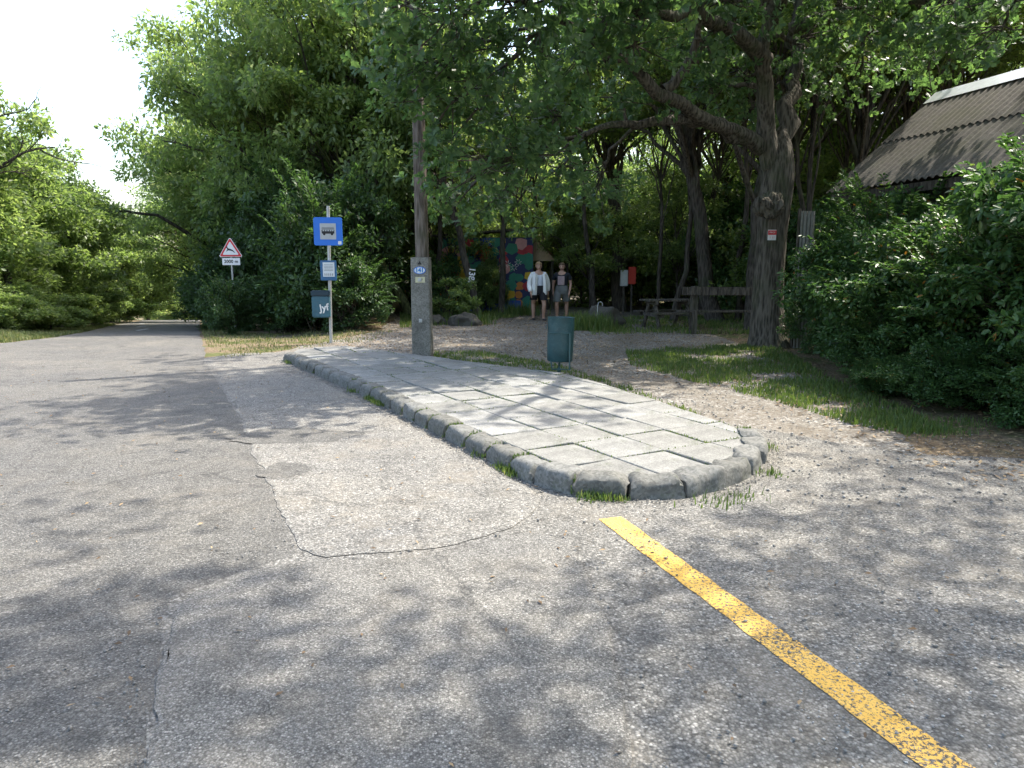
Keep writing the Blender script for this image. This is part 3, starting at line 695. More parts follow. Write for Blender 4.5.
    for k_ in range(sprays):
        an = r.uniform(0, 6.28); el = r.uniform(.25, 1.2); out = rad * r.uniform(.95, 1.45) * math.cos(el * .8); tip = np.array([math.cos(an) * out, math.sin(an) * out, height * (.25 + .95 * math.sin(el)) * r.uniform(.8, 1.1)])
        b_ = tip * [.25, .25, .35]; B = bez(b_, (b_ + tip) / 2 + np.array([0, 0, height * .22]), tip, 12); fine.append((B, np.linspace(.012, .003, 12)))
        t_ = np.linspace(.3, 1, r.randint(14, 24)); 
        for tt in t_:
            p_ = np.array([np.interp(tt, np.linspace(0, 1, 12), B[:, i]) for i in range(3)]); dr = B[min(11, int(tt * 11) + 1)] - B[max(0, int(tt * 11) - 1)]; dr /= np.linalg.norm(dr) + 1e-9
            sd_ = np.cross(dr, [0, 0, 1]); sd_ /= np.linalg.norm(sd_) + 1e-9; m_ = r.randint(2, 5)
            sl_ = r.uniform(.05, .2) * (1.15 - tt)
            for sg in (-1, 1):
                q_ = p_ + sd_ * sg * sl_ * np.linspace(.15, 1, m_)[:, None]; PL.append(q_); DL.append(sd_ * sg * .8 + dr * .7 + r.normal(0, .25, (m_, 3)) + [0, 0, -.1]); NL.append(np.array([0, 0, 1.]) + r.normal(0, .22, (m_, 3))); TL.append(np.clip(r.beta(2.6, 2.2, m_), 0, 1))
    P = np.concatenate(PL); D = np.concatenate(DL); N = np.concatenate(NL); T = np.concatenate(TL); L = leafL * r.uniform(.65, 1.25, len(P))
    keep = P[:, 2] > .03; P, D, N, T, L = P[keep], D[keep], N[keep], T[keep], L[keep]
    crown = leafmesh('crown', P, D, N, L, L * wide, mat, T, shape)
    V = []; Fq = []; off = 0; off = tubes(segs, 10, V, Fq, off); off = tubes(fine, 4, V, Fq, off)
    V = np.concatenate(V)
    if tr > .12:
        for i in range(0, len(V)):
            if V[i, 2] < 6 and i < 14 * 10 * stems + 2000: V[i] += np.array(mnoise.noise_vector(Vector(V[i] * 2.2))) * tr * .12
    trunk = npmesh('trunk', V, [np.concatenate(Fq)], bark_, None, True)
    return trunk, crown
TN = [0]
def place(name, meshes, loc, rz, label, group=None, cat='tree', s=(1, 1, 1), names=('trunk', 'crown')):
    e = empty(name, loc, rz, label=label, cat=cat, group=group); e.scale = s
    for n_, m_ in zip(names, meshes): link(n_, m_, e)
    return e
def tree_at(px, Y, meshes, rz, label, group='trees of the wood', s=1, sz=None, name='tree', sink=.05):
    p = HG(px, Y); return place(name, meshes, (p.x, p.y, p.z - sink), rz, label, group, 'tree', (s, s, sz or s))
# --- prototypes
forA = grow(101, 12.0, 3.6, 2.0, .19, 28, 14000, .19)
forB = grow(102, 12.5, 3.9, 2.4, .22, 30, 15000, .20)
forC = grow(103, 10.5, 3.3, 1.6, .15, 26, 12500, .18, 'leaf_road', lean=(.8, .3))
fullA = grow(104, 11.5, 4.2, 1.2, .22, 52, 46000, .20, 'leaf_road', skirt=1)
fullB = grow(105, 10.5, 4.0, .9, .2, 50, 46000, .19, 'leaf_road', skirt=1)
roadA = grow(106, 7.2, 3.1, .6, .15, 44, 42000, .18, 'leaf_road', skirt=1)
roadB = grow(107, 6.4, 2.9, .3, .14, 40, 40000, .17, 'leaf_road', skirt=1)
shA = grow(108, 3.0, 1.5, .1, .05, 30, 15000, .13, 'leaf_shrub', stems=4, skirt=1, squash=.7)
shC = grow(110, 3.0, 1.6, .05, .05, 34, 17000, .14, 'leaf_thicket', stems=4, skirt=1, squash=.75, sprays=40)
shD = grow(111, 3.2, 1.6, .05, .05, 34, 20000, .15, 'leaf_road', stems=4, skirt=1, squash=.75)
shB = grow(109, 2.6, 1.6, .05, .05, 30, 15000, .13, 'leaf_forest', stems=4, skirt=1, squash=.7)
# --- trees along the left side of the road
LG = 'trees along the left of the road'
for px, Y, m_, s, sz, lab in [
    (-55, 22, roadA, 1.0, 1.0, 'bright green roadside tree cut by the left edge of the photo'),
    (18, 27, roadB, 1.05, 1.12, 'leafy roadside tree behind the bare dead branches at far left'),
    (55, 33, roadA, 1.0, .98, 'bright leafy roadside tree, second row from the left edge'),
    (85, 41, roadB, 1.05, 1.1, 'sunlit tree above the thin grey post on the left verge'),
    (112, 50, roadA, 1.1, 1.0, 'rounded sunlit tree before the gap of sky over the road'),
    (128, 62, roadB, 1.3, 1.15, 'rounded tree near the road bend, left side'),
    (148, 76, roadA, 1.3, .95, 'distant tree at the left of the road bend'),
    (-20, 36, fullB, 1.0, .8, 'taller tree rising behind the left roadside trees'),
    (60, 50, fullA, .9, .62, 'taller tree behind the middle of the left row')]:
    tree_at(px, Y, m_, px * 1.3, lab, LG, s, sz)
for i, (px, Y, lab) in enumerate([(185, 92, 'pale green tree closing the far end of the road'), (205, 100, 'tree at the far end of the road, right of the gap'), (160, 104, 'far tree behind the road bend'), (120, 110, 'low tree in the distance left of the road bend')]):
    tree_at(px, Y, roadB if i % 2 else roadA, i * 1.7, lab, 'trees at the far end of the road', 1.15, .9)
SG = 'low shrubs along the left verge'
for i, (px, Y, s) in enumerate([(-70, 20.5, 1.1), (-20, 23.3, 1.1), (18, 25.5, 1.1), (48, 29.5, 1.15), (70, 34, 1.25), (88, 41, 1.4), (104, 50, 1.5), (122, 62, 1.8)]):
    p = HG(px, Y); place('shrub', shD, (p.x, p.y, p.z), i * 2.1, ['low shrub at the left edge beside the verge', 'broad low shrub second from the left edge', 'shrub at the back of the verge under the dead branches', 'rounded shrub left of the grey post', 'low shrub right behind the grey post', 'shrub on the verge just beyond the grey post', 'small distant verge shrub before the road bend', 'farthest low shrub on the left side of the road'][i], SG, 'shrub', (s, s, s * .95), ('stems', 'foliage'))
lows = ['low green bush at the left edge of the verge', 'low green bush at the foot of the dead tree', 'low green bush on the verge, third from the left edge', 'low green bush on the verge left of the grey post', 'small low bush near the grey post', 'small low bush beyond the grey post', 'small low bush at the far end of the left verge']
for i, (px, Y, s_) in enumerate([(-28, 19.4, .5), (12, 20.4, .52), (44, 22.8, .55), (64, 26.5, .62), (84, 31.5, .7), (101, 38.5, .8), (116, 47, .95)]):
    p = HG(px, Y); place('bush', shD, (p.x, p.y, p.z - .05), i * 1.1, lows[i], 'low bushes along the left verge', 'bush', (s_ * 1.3, s_ * 1.2, s_ * .8), ('stems', 'foliage'))
# dead bare branches above the left trees
r = np.random.RandomState(5); segs = []; tree0 = HG(14, 21.5)
def dead(p, d, L, rr, dep):
    k = 7; P = [np.array(p)]; dd = np.array(d, float)
    for i in range(k): dd = dd / np.linalg.norm(dd) + r.normal(0, .16, 3); P.append(P[-1] + dd / np.linalg.norm(dd) * L / k)
    segs.append((np.array(P), np.linspace(rr, rr * .35, k + 1)))
    if dep:
        for i in range(4): dead(P[r.randint(2, k)], dd + r.normal(0, .8, 3) + [0, 0, .2], L * .5, rr * .45, dep - 1)
dead((0, 0, 0), (.02, 0, 1), 4.6, .13, 0)
for d_ in ((.8, .1, .9), (.5, -.2, 1.0), (-.6, 0, .9), (.9, .1, .5), (.1, 0, 1)): dead(segs[0][0][-1] * [1, 1, r.uniform(.8, 1)], d_, 3.1, .06, 2)
V = []; Fq = []; off = tubes(segs, 6, V, Fq, 0)
link('dead_tree', npmesh('dead_tree', np.concatenate(V), [np.concatenate(Fq)], 'bark', None, True), label='bare dead tree with grey branches above the left roadside trees', cat='tree').location = (tree0.x, tree0.y, tree0.z)
# --- the tall mass right of the road
MG = 'tall trees right of the road'
for px, Y, m_, s, sz, lab in [
    (240, 34, fullA, 1.0, 1.2, 'tall full tree overhanging the road behind the deer warning sign'),
    (212, 47, fullB, 1.1, 1.0, 'tall tree further down the right side of the road'),
    (222, 62, fullA, 1.0, .8, 'distant tall tree on the right side of the road'),
    (302, 27, fullB, .95, 1.25, 'tall dense tree behind and left of the bus stop sign'),
    (352, 24.5, fullA, .85, 1.2, 'tall dense tree just right of the bus stop sign'),
    (300, 36, fullA, 1.1, 1.3, 'tall tree behind the roadside thicket')]:
    tree_at(px, Y, m_, px * .7, lab, MG, s, sz)
TG = 'dark shrubs of the thicket by the bus stop'
labs = ['dark shrub below the deer warning sign', 'dark shrub right of the deer warning sign', 'tall dark shrub in the middle of the thicket', 'shrub directly left of the bus stop pole', 'shrub behind the bus stop pole', 'low leafy shrub right of the bus stop pole', 'big shrub at the back of the thicket', 'shrub at the road end of the thicket', 'low shrub at the front of the thicket']
for i, (px, Y, s, sz) in enumerate([(226, 25.6, .8, .62), (256, 24.8, .95, 1.15), (304, 22.6, .95, 1.5), (320, 19.6, .85, 1.0), (335, 20, 1.0, 1.3), (350, 18.8, .65, .6), (296, 26, 1.4, 1.9), (218, 31, 1.0, .8), (284, 20.3, .65, .5)]):
    p = HG(px, Y); place('shrub', shC, (p.x, p.y, p.z - .03), i * 1.37, labs[i], TG, 'shrub', (s, s, sz), ('stems', 'foliage'))
p = HG(231, 19.7); place('shrub', shC, (p.x, p.y, p.z - .03), 2.2, 'small dark bush at the foot of the deer warning sign', TG, 'shrub', (.4, .4, .5), ('stems', 'foliage'))
p = HG(488, 25.6); place('shrub', shD, (p.x, p.y, p.z - .03), .7, 'light leafy shrub in front of the painted hut', None, 'shrub', (.42, .35, .6), ('stems', 'foliage'))
# --- wood behind the clearing: individually placed trunks
def own(px, Y, seed, height, rad, z0, tr, ncl, nl, label, lean=(0, 0), bark_='bark', **k):
    nl = int(nl * .55); ncl = int(ncl * .8)
    return tree_at(px, Y, grow(seed, height, rad, z0, tr, ncl, nl, .17, 'leaf_forest', bark_, lean, **k), 0, label, 'single trees round the clearing')
own(478, 22.5, 201, 9.5, 2.6, 3.6, .14, 22, 20000, 'slim tree with vertical white marks on its trunk', (-1.4, .2))
own(501, 24.5, 202, 10.5, 2.6, 4.2, .12, 22, 18000, 'thin straight dark tree in front of the painted hut', (.2, 0))
own(411, 24, 203, 9, 2.6, 4.4, .17, 20, 18000, 'mossy tree leaning strongly left behind the utility pole', (-3.4, .5), 'bark_moss')
own(620, 26.5, 204, 12, 3.4, 4.6, .27, 28, 26000, 'forked dark tree behind the red and white boxes', (-.5, 0))
own(716, 21.5, 205, 11.5, 3.3, 4.6, .26, 28, 28000, 'stout tree leaning left behind the wooden rail', (-1.7, .3))
own(752, 18.4, 206, 11, 3.0, 4.8, .2, 26, 24000, 'dark trunk half hidden just left of the big oak', (.1, .5))
own(851, 20, 207, 12, 3.2, 5.4, .18, 26, 24000, 'upright dark tree left of the shed roof', (.1, 0))
own(878, 21, 208, 12, 3.2, 5.6, .15, 26, 24000, 'second dark tree touching the shed roof verge', (.9, 0))
FG = 'forest trees behind the clearing'
FL = 'dark forest tree standing deep in the wood behind the clearing'
k = 0
pole_t = grow(236, 11, 1.9, 5.5, .1, 14, 6000, .18, lean=(.6, .2)); pole_u = grow(237, 10.5, 1.8, 5.2, .085, 12, 5000, .18, lean=(-.9, .1))
for px, Y in [(362, 23.5), (392, 26), (446, 25), (548, 27.5), (596, 24.5), (652, 23.5), (672, 21.8), (700, 25), (738, 22), (806, 19), (822, 18.5), (836, 22), (905, 20), (925, 22.5)]:
    tree_at(px, Y, (pole_t, pole_u)[k % 2], k * 2.1, 'thin dark young trunk standing in the shade round the clearing', 'thin trunks in the shade', .95 + .02 * (k % 5)); k += 1
protos = [forA, forB, forC]
for px, Y in [(335, 31), (375, 29), (398, 33), (432, 28), (452, 35), (540, 37), (598, 42), (735, 30), (780, 26), (820, 30), (905, 27), (950, 24), (1000, 28), (1060, 22), (630, 48), (500, 46), (420, 44), (350, 42), (560, 52), (700, 44), (770, 44), (850, 42), (930, 40), (1020, 38), (480, 60), (650, 62), (800, 56), (900, 56), (390, 60), (320, 52)]:
    sc_ = .95 + .25 * ((k * 37) % 10) / 10
    tree_at(px, Y, protos[k % 3], k * 2.4, FL, FG, sc_, sc_ * (1.0 if Y < 45 else 1.1)); k += 1
UG = 'understorey bushes filling the wood'
k = 0
for px, Y, s in [(365, 27, 1.1), (440, 29.5, 1.0), (428, 25, .7), (585, 29.5, 1.4), (610, 33, 1.7), (640, 30, 1.5), (665, 29, 1.2), (690, 26.5, 1.1), (735, 25.5, 1.4), (780, 22, 1.2), (815, 20, 1.1), (560, 40, 2), (520, 44, 2), (470, 42, 2), (400, 38, 2), (680, 38, 2), (740, 36, 2), (800, 34, 2), (860, 32, 2), (920, 30, 2), (980, 30, 2), (340, 36, 2), (620, 46, 2.4), (580, 54, 2.6), (545, 54, 2.6), (500, 56, 2.6), (440, 52, 2.6), (660, 54, 2.6), (1040, 26, 2)]:
    p = HG(px, Y); place('bush', shB if k % 2 else shA, (p.x, p.y, p.z - .03), k * 1.9, 'dark understorey bush between the trunks of the wood', UG, 'bush', (s, s, s), ('stems', 'foliage')); k += 1
yg = grow(232, 5.2, 1.9, 1.2, .05, 22, 9000, .14, 'leaf_road')
for i, (px, Y, s_, lab) in enumerate([(455, 26.5, 1.0, 'young leafy tree left of the painted hut'), (540, 31, 1.2, 'young tree behind the playhouse'), (640, 29, 1.1, 'young light green tree right of the forked tree'), (675, 25, 1.0, 'young tree left of the leaning trunk'), (590, 25.5, .8, 'slim young tree left of the forked tree'), (820, 24, 1.1, 'young tree left of the shed roof'), (745, 31, 1.3, 'young tree behind the big oak'), (388, 27, 1.0, 'young tree behind the leaning mossy tree'), (430, 33, 1.3, 'young tree behind the utility pole')]):
    tree_at(px, Y, yg, i * 1.3, lab, 'young trees in the wood', s_)
# small sunlit sapling behind the walkers
p = HG(574, 19.8)
place('young_tree', grow(230, 4.4, 1.1, 2.2, .035, 16, 6500, .11, 'leaf_road', wide=.55), (p.x + .25, p.y + 6.5, 0), 1.2, 'young tree with pale sunlit leaves above the two walkers', None, 'tree')
p = HG(436, 21); place('bush', grow(231, 1.5, .7, .1, .02, 14, 3500, .12, 'leaf_road', stems=3, skirt=1), (p.x + .6, p.y, 0), 0, 'light green sapling bush right of the utility pole foot', None, 'bush', names=('stems', 'foliage'))

# --- the big oak
def oak():
    p = HG(768, 14.6); e = empty('oak_tree', (p.x, p.y, -.05), 0, label='big old oak with a burl and long limbs over the clearing', cat='tree')
    r = np.random.RandomState(77); segs = []; fine = []; A = lambda px, py, Y: np.array(at(px, py, Y)) - np.array((p.x, p.y, -.05))
    tr_ = np.array([[0, 0, -.1], [0, 0, .06], [-.02, 0, .35], [-.05, 0, .9], [-.08, 0, 1.6], [-.06, 0, 2.4], [-.03, 0, 3.1], [.02, .03, 3.6], [.03, .05, 4.0], [.03, .05, 4.35]])
    rr_ = [.54, .45, .36, .315, .29, .295, .31, .31, .26, .1]
    limbs = [  # px, py, depth paths
        ([(765, 150, 14.6), (735, 132, 14.2), (690, 118, 13.6), (640, 122, 13.0), (585, 134, 12.4)], .15),
        ([(762, 146, 14.6), (715, 120, 13.8), (665, 98, 12.8), (635, 70, 12.2), (600, 50, 11.8), (560, 20, 11.2)], .15),
        ([(771, 168, 14.6), (767, 125, 14.5), (758, 60, 14.2), (775, 0, 13.8), (790, -60, 13.2)], .21),
        ([(775, 185, 14.65), (786, 125, 14.8), (794, 75, 15.2), (796, 20, 15.6), (800, -50, 16)], .23),
        ([(664, 90, 12.8), (688, 70, 12.9), (700, 30, 12.7), (696, -20, 12.3)], .1),
        ([(766, 60, 14.2), (730, 25, 13.4), (680, 12, 12.4), (620, 8, 11.4), (570, -10, 10.6)], .15),
        ([(790, 30, 15.5), (840, 10, 14.8), (900, 0, 13.8), (980, 5, 12.6), (1060, -10, 11.4)], .14),
        ([(772, 20, 14.0), (800, -60, 12.6), (850, -160, 11), (880, -300, 9.4)], .17),
        ([(772, 0, 13.8), (740, -90, 12.6), (700, -200, 11.2), (640, -330, 9.6)], .16),
        ([(796, -30, 16), (760, -100, 17), (700, -140, 18)], .13),
        ([(796, -40, 16), (860, -90, 17), (930, -120, 18)], .13)]
    segs.append((tr_, rr_)); LP = []
    for path, r0 in limbs:
        P = np.array([A(*q) for q in path]); t = np.linspace(0, 1, len(P)); tt = np.linspace(0, 1, 16)
        Q = np.stack([np.interp(tt, t, P[:, i]) for i in range(3)], 1); K = np.array([.25, .5, .25])
        for _ in range(2): Q[1:-1] = Q[:-2] * .25 + Q[1:-1] * .5 + Q[2:] * .25
        Q[3:-1] += r.normal(0, .05, (12, 3)); segs.append((Q, np.linspace(r0, r0 * .3, 16))); LP.append((Q, r0))
    # clumps of leaves wherever a limb carries them
    Cl = []
    want = [(450, 60, 10.5), (480, 110, 11), (430, 25, 10), (520, 60, 10.5), (520, 150, 11.5), (470, 170, 11.6), (545, 110, 11.5), (560, 170, 12.2), (580, 60, 11.4), (610, 20, 11.2), (440, 120, 11), (500, 10, 10), (560, -20, 10), (415, 70, 10.8),
            (640, 40, 12), (650, -10, 11.5), (700, 50, 13.5), (720, 0, 12.5), (735, 70, 15), (690, -40, 11), (615, 95, 13), (500, 200, 13.2), (450, 200, 13.4), (590, 195, 14.5),
            (820, 40, 14), (850, 10, 13.4), (860, 70, 15), (900, 30, 13.2), (950, 20, 12.6), (985, 50, 12), (1010, 10, 11.6), (810, 90, 15.5), (930, 60, 14.4), (750, 110, 16), (700, 90, 15.4), (830, -30, 13),
            (440, -40, 9.2), (510, -70, 9), (600, -90, 9.4), (380, 10, 10)]
    for q in want: Cl.append((A(*q), .95))
    def W(x, y, z): return np.array((x - p.x, y - p.y, z))
    for _ in range(90):   # the part of the crown above and in front of the view
        x, y = r.uniform(-1, 9.2), r.uniform(10, 19); dx, dy = x - 5.4, y - 14.4
        if (dx / 6.4) ** 2 + (dy / 7.2) ** 2 > 1: continue
        z = r.uniform(5.2 if y < 12 else 6.6, 12) - .10 * (dx * dx + dy * dy) * .5
        if z < .345 * y + 1.3 : z = .345 * y + 1.3 + r.uniform(0.2, 2.0)
        if mnoise.noise(Vector((x * .33, y * .33, 4.4))) < -.05: continue
        Cl.append((W(x, y, z), 1.1))
    allP = np.concatenate([Q[4:] for Q, _ in LP]); allR = np.concatenate([np.linspace(r0, r0 * .3, 16)[4:] for _, r0 in LP])
    PL = []; DL = []; NL = []; TL = []
    for c_, cs in Cl:
        dd = np.linalg.norm(allP - c_, axis=1); i = int(np.argmin(dd)); b_ = allP[i]; r0 = min(.06, allR[i] * .5)
        B = bez(b_, (b_ + c_) / 2 + r.normal(0, .15, 3) + [0, 0, .15], c_, 8); B[2:-1] += r.normal(0, .04, (5, 3)); segs.append((B, np.linspace(r0, .015, 8)))
        for s_ in range(13):
            d_ = r.normal(size=3); d_ /= np.linalg.norm(d_); d_[2] *= .6; sc_ = c_ + d_ * cs * r.uniform(.3, 1.1)
            fine.append((bez(B[r.randint(4, 7)], (B[6] + sc_) / 2 + r.normal(0, .08, 3), sc_, 4), np.linspace(.014, .005, 4)))
            for k_ in range(5):        # sprigs: rosettes of leaves at twig ends
                o = r.normal(0, .2, 3) * [1, 1, .6]; e_ = sc_ + o; n_ = r.randint(7, 12); an = r.uniform(0, 6.28) + np.arange(n_) * 2.4
                ax_ = d_ * .5 + o + r.normal(0, .2, 3) + [0, 0, .25]; ax_ /= np.linalg.norm(ax_)
                q1 = np.cross(ax_, [.3, .9, .1]); q1 /= np.linalg.norm(q1); q2 = np.cross(ax_, q1)
                D = q1 * np.cos(an)[:, None] + q2 * np.sin(an)[:, None] + ax_ * r.uniform(.1, .9, n_)[:, None]
                PL.append(e_ + ax_ * r.uniform(-.05, .05, n_)[:, None]); DL.append(D + r.normal(0, .15, (n_, 3))); NL.append(ax_ + r.normal(0, .35, (n_, 3)) + [0, 0, .4]); TL.append(np.clip(r.beta(2.2, 2.6, n_), 0, 1))
    P = np.concatenate(PL); D = np.concatenate(DL); N = np.concatenate(NL); T = np.concatenate(TL); L = .125 * r.uniform(.7, 1.25, len(P))
    me = leafmesh('crown', P, D, N, L, L * .62, 'leaf_oak', T, 'oak'); link('crown', me, e)
    V = []; Fq = []; off = tubes(segs[:1], 36, V, Fq, 0); off = tubes(segs[1:1 + len(limbs)], 14, V, Fq, off); off = tubes(segs[1 + len(limbs):], 7, V, Fq, off); off = tubes(fine, 4, V, Fq, off)
    V = np.concatenate(V)
    n0 = 10 * 36 + len(limbs) * 16 * 14
    for i in range(n0): V[i] += np.array(mnoise.noise_vector(Vector(V[i] * 3.0))) * .05
    link('trunk', npmesh('trunk', V, [np.concatenate(Fq)], 'bark_oak', None, True), e)
    # burl
    bm = bmesh.new(); bmesh.ops.create_icosphere(bm, subdivisions=4, radius=.29); c_ = A(770, 205, 14.25)
    for v in bm.verts:
        s_ = v.co * 6; v.co = Vector((v.co.x * 1.0, v.co.y * .75, v.co.z * .85)) * (1 + .3 * mnoise.noise(s_) + .12 * mnoise.noise(s_ * 3)) + Vector(c_)
    mb = MB(); mb.bm(bm); mb.build('burl', 'bark_oak', e, True)
    return e, p
OAK, op = oak()
# trail blaze painted on the oak
bz = empty('trail_marker', at(772, 235, 14.17), R(6), label='small red and white trail marker plate on the big oak trunk', cat='sign')
MB().box((0, 0, 0), (.17, .012, .2), bev=.003).build('plate', 'white_paint', bz)
MB().box((0, -.008, .045), (.17, .004, .085)).build('red_band', 'sign_red', bz)
text('lettering', 'PIROS', .045, 'white_paint', bz, (0, -.0125, .047), (R(90), 0, 0), .0005)
text('lettering', '1 11', .06, 'sign_red', bz, (0, -.0085, -.05), (R(90), 0, 0), .0005)
# --- neighbouring trees outside the frame, whose crowns shade the foreground
shd = grow(240, 14.5, 5.4, 7.6, .26, 26, 30000, .18, 'leaf_oak', 'bark', csize=1.9)
for x_, y_, s, rz in [(7.6, 2.2, .95, 0), (2.6, -1.2, .9, 2), (13.0, 3.6, 1.0, 4), (18.5, 14, 1.0, 1)]:
    place('tree', shd, (x_, y_, -.05), rz, 'tree just outside the picture on the right, shading the forecourt', 'trees right of the forecourt', 'tree', (s, s, s))

# --- shrubs of the right-hand hedge
hedge = [grow(301, 2.5, 1.45, .05, .04, 36, 30000, .088, 'leaf_shrub', stems=5, skirt=1, shape='oval', squash=.75, wide=.52, sprays=110),
         grow(302, 2.8, 1.5, .05, .04, 38, 32000, .092, 'leaf_shrub', stems=5, skirt=1, shape='oval', squash=.7, wide=.48, sprays=120)]
HL = ['dark green shrub at the foot of the big oak', 'dense dark shrub right of the oak', 'dense shrub below the left end of the shed roof', 'low shrub at the front of the hedge by the grass', 'glossy sunlit shrub below the middle of the shed roof', 'glossy shrub near the right edge of the photo', 'tall shrub cut by the right edge of the photo', 'low leafy shrub at the lower right of the hedge', 'shrub at the back of the hedge before the shed', 'tall back shrub touching the shed eave at right', 'small low shrub in front of the glossy shrubs', 'small shrub at the hedge foot by the right edge of the photo', 'tiny shrub at the tip of the right grass strip']
for i, (X, Y, s, sz) in enumerate([(6.15, 13.4, .5, .55), (6.45, 12.1, .85, 1.0), (6.1, 10.7, .9, .84), (5.3, 9.5, .5, .42), (6.1, 9.2, .9, .93), (6.35, 7.9, .92, 1.0), (7.3, 7.3, 1.1, 1.32), (6.3, 6.6, .55, .5), (7.2, 13.2, .8, 1.0), (7.1, 8.6, .8, 1.05), (5.2, 8.1, .42, .3), (5.5, 6.9, .45, .32), (4.75, 8.9, .3, .2)]):
    place('shrub', hedge[i % 2], (X, Y, -.03), i * 2.3, HL[i], 'shrubs of the right-hand hedge', 'shrub', (s, s, sz), ('stems', 'foliage'))

# ================================================================== shed on the right
A0 = Vector((6.15, 13.7, 0)); ud = Vector((.27, -.963, 0)).normalized(); pd = Vector((.963, .27, 0)).normalized()
sh = empty('shed', A0, math.atan2(ud.y, ud.x), label='old shed with steep mossy corrugated roof and pale ridge cap behind the hedge', cat='shed')
# local x runs along the wall towards the camera, local y to the right (ridge side)
Ls = 6.5; Wd = 2.1; ze, zr = 3.0, 4.85
Mb = MB(); Mb.box((Ls / 2 - .05, Wd, 1.45), (Ls - .5, 2 * Wd - .5, 2.9)).build('wall', 'shed_wall', sh)
def gable(xx, nm):
    V = [(xx, .25, 2.9), (xx, 2 * Wd - .25, 2.9), (xx, Wd, zr - .12), (xx + .1, .25, 2.9), (xx + .1, 2 * Wd - .25, 2.9), (xx + .1, Wd, zr - .12)]
    MB().add(V, [(0, 2, 1), (3, 4, 5), (0, 1, 4, 3), (1, 2, 5, 4), (2, 0, 3, 5)]).build('gable', 'shed_wall', sh)
gable(.25, 'g'); gable(Ls - .45, 'g')
def corr(y0, z0_, y1, z1_, lift):
    n = int(Ls / .0175); V = []; xs = np.linspace(-.1, Ls, n)
    rows = 14
    for j in range(rows + 1):
        f = j / rows; yy = y0 + (y1 - y0) * f; zz = ze + (zr - ze) * ((min(yy, 2 * Wd - yy)) + .25) / (Wd + .25)
        for x_ in xs:
            h_ = .018 * math.cos(x_ * 2 * math.pi / .14); V.append((x_, yy - .3 * h_, zz + h_ + lift + .012 * mnoise.noise(Vector((x_ * 1.3, yy, 0)))))
    i = np.arange(rows * n).reshape(rows, n)[:, :-1].ravel()
    T = np.stack([i, i + 1, i + 1 + n, i + n], 1); k_ = len(V); V2 = [(a_, b_, c_ - .008) for a_, b_, c_ in V]
    return V + V2, np.concatenate([T, T[:, ::-1] + k_])
ym = .95
zm = ze + (zr - ze) * (ym + .25) / (Wd + .25)
V, T = corr(-.25, ze - .05, ym + .12, zm + .04, 0); link('roof_sheet', npmesh('roof_sheet', V, [T], 'roof_sheet', None, True), sh)
V, T = corr(ym - .05, zm - .03, Wd + .02, zr, .028); link('roof_sheet', npmesh('roof_sheet', V, [T], 'roof_sheet', None, True), sh)
V, T = corr(2 * Wd + .25, ze - .05, Wd + .02, zr, .0); link('roof_sheet', npmesh('roof_sheet', V, [T], 'roof_sheet', None, True), sh)
sl_ = math.atan2(zr - ze, Wd)
MB().add([(-.12, Wd - .28, zr - .15), (Ls, Wd - .28, zr - .15), (Ls, Wd, zr + .08), (-.12, Wd, zr + .08), (Ls, Wd + .28, zr - .15), (-.12, Wd + .28, zr - .15)], [(0, 1, 2, 3), (3, 2, 4, 5)]).build('ridge_cap', 'ridge_metal', sh)
MB().box((Ls / 2, -.2, ze - .12), (Ls, .03, .14)).build('fascia', 'bark', sh)
MB().box((5.0, .235, 2.1), (1.0, .04, .6)).box((5.0, .235, 2.1), (.05, .06, .6)).build('window_frame', 'old_wood', sh)
MB().box((5.0, .22, 2.1), (.9, .02, .5)).build('pane', 'shed_glass', sh)
t = text('graffiti', 'AJS-O', .3, 'white_paint', sh, (2.25, .246, 2.62), (R(90), 0, 0), .001)
# corrugated upright panel beside the oak
p = at(805, 262, 14.3)
cp = empty('corrugated_panel', (p.x, p.y, 0), R(8), label='grey corrugated upright panel between the oak and the hedge', cat='panel')
V = []; xs = np.linspace(-.16, .16, 41)
for z_ in (.0, 2.7):
    for x_ in xs: V.append((x_, .012 * math.cos(x_ * 2 * math.pi / .076), z_))
V += [(a_, b_ + .01, c_) for a_, b_, c_ in V]; i = np.arange(40); T = np.stack([i, i + 1, i + 42, i + 41], 1)
link('sheet', npmesh('sheet', V, [T, T[:, ::-1] + 82], 'panel_grey', None, True), cp)
MB().tube([(-.17, .02, 0), (-.17, .02, 2.75)], .03).build('post', 'old_wood', cp, True)

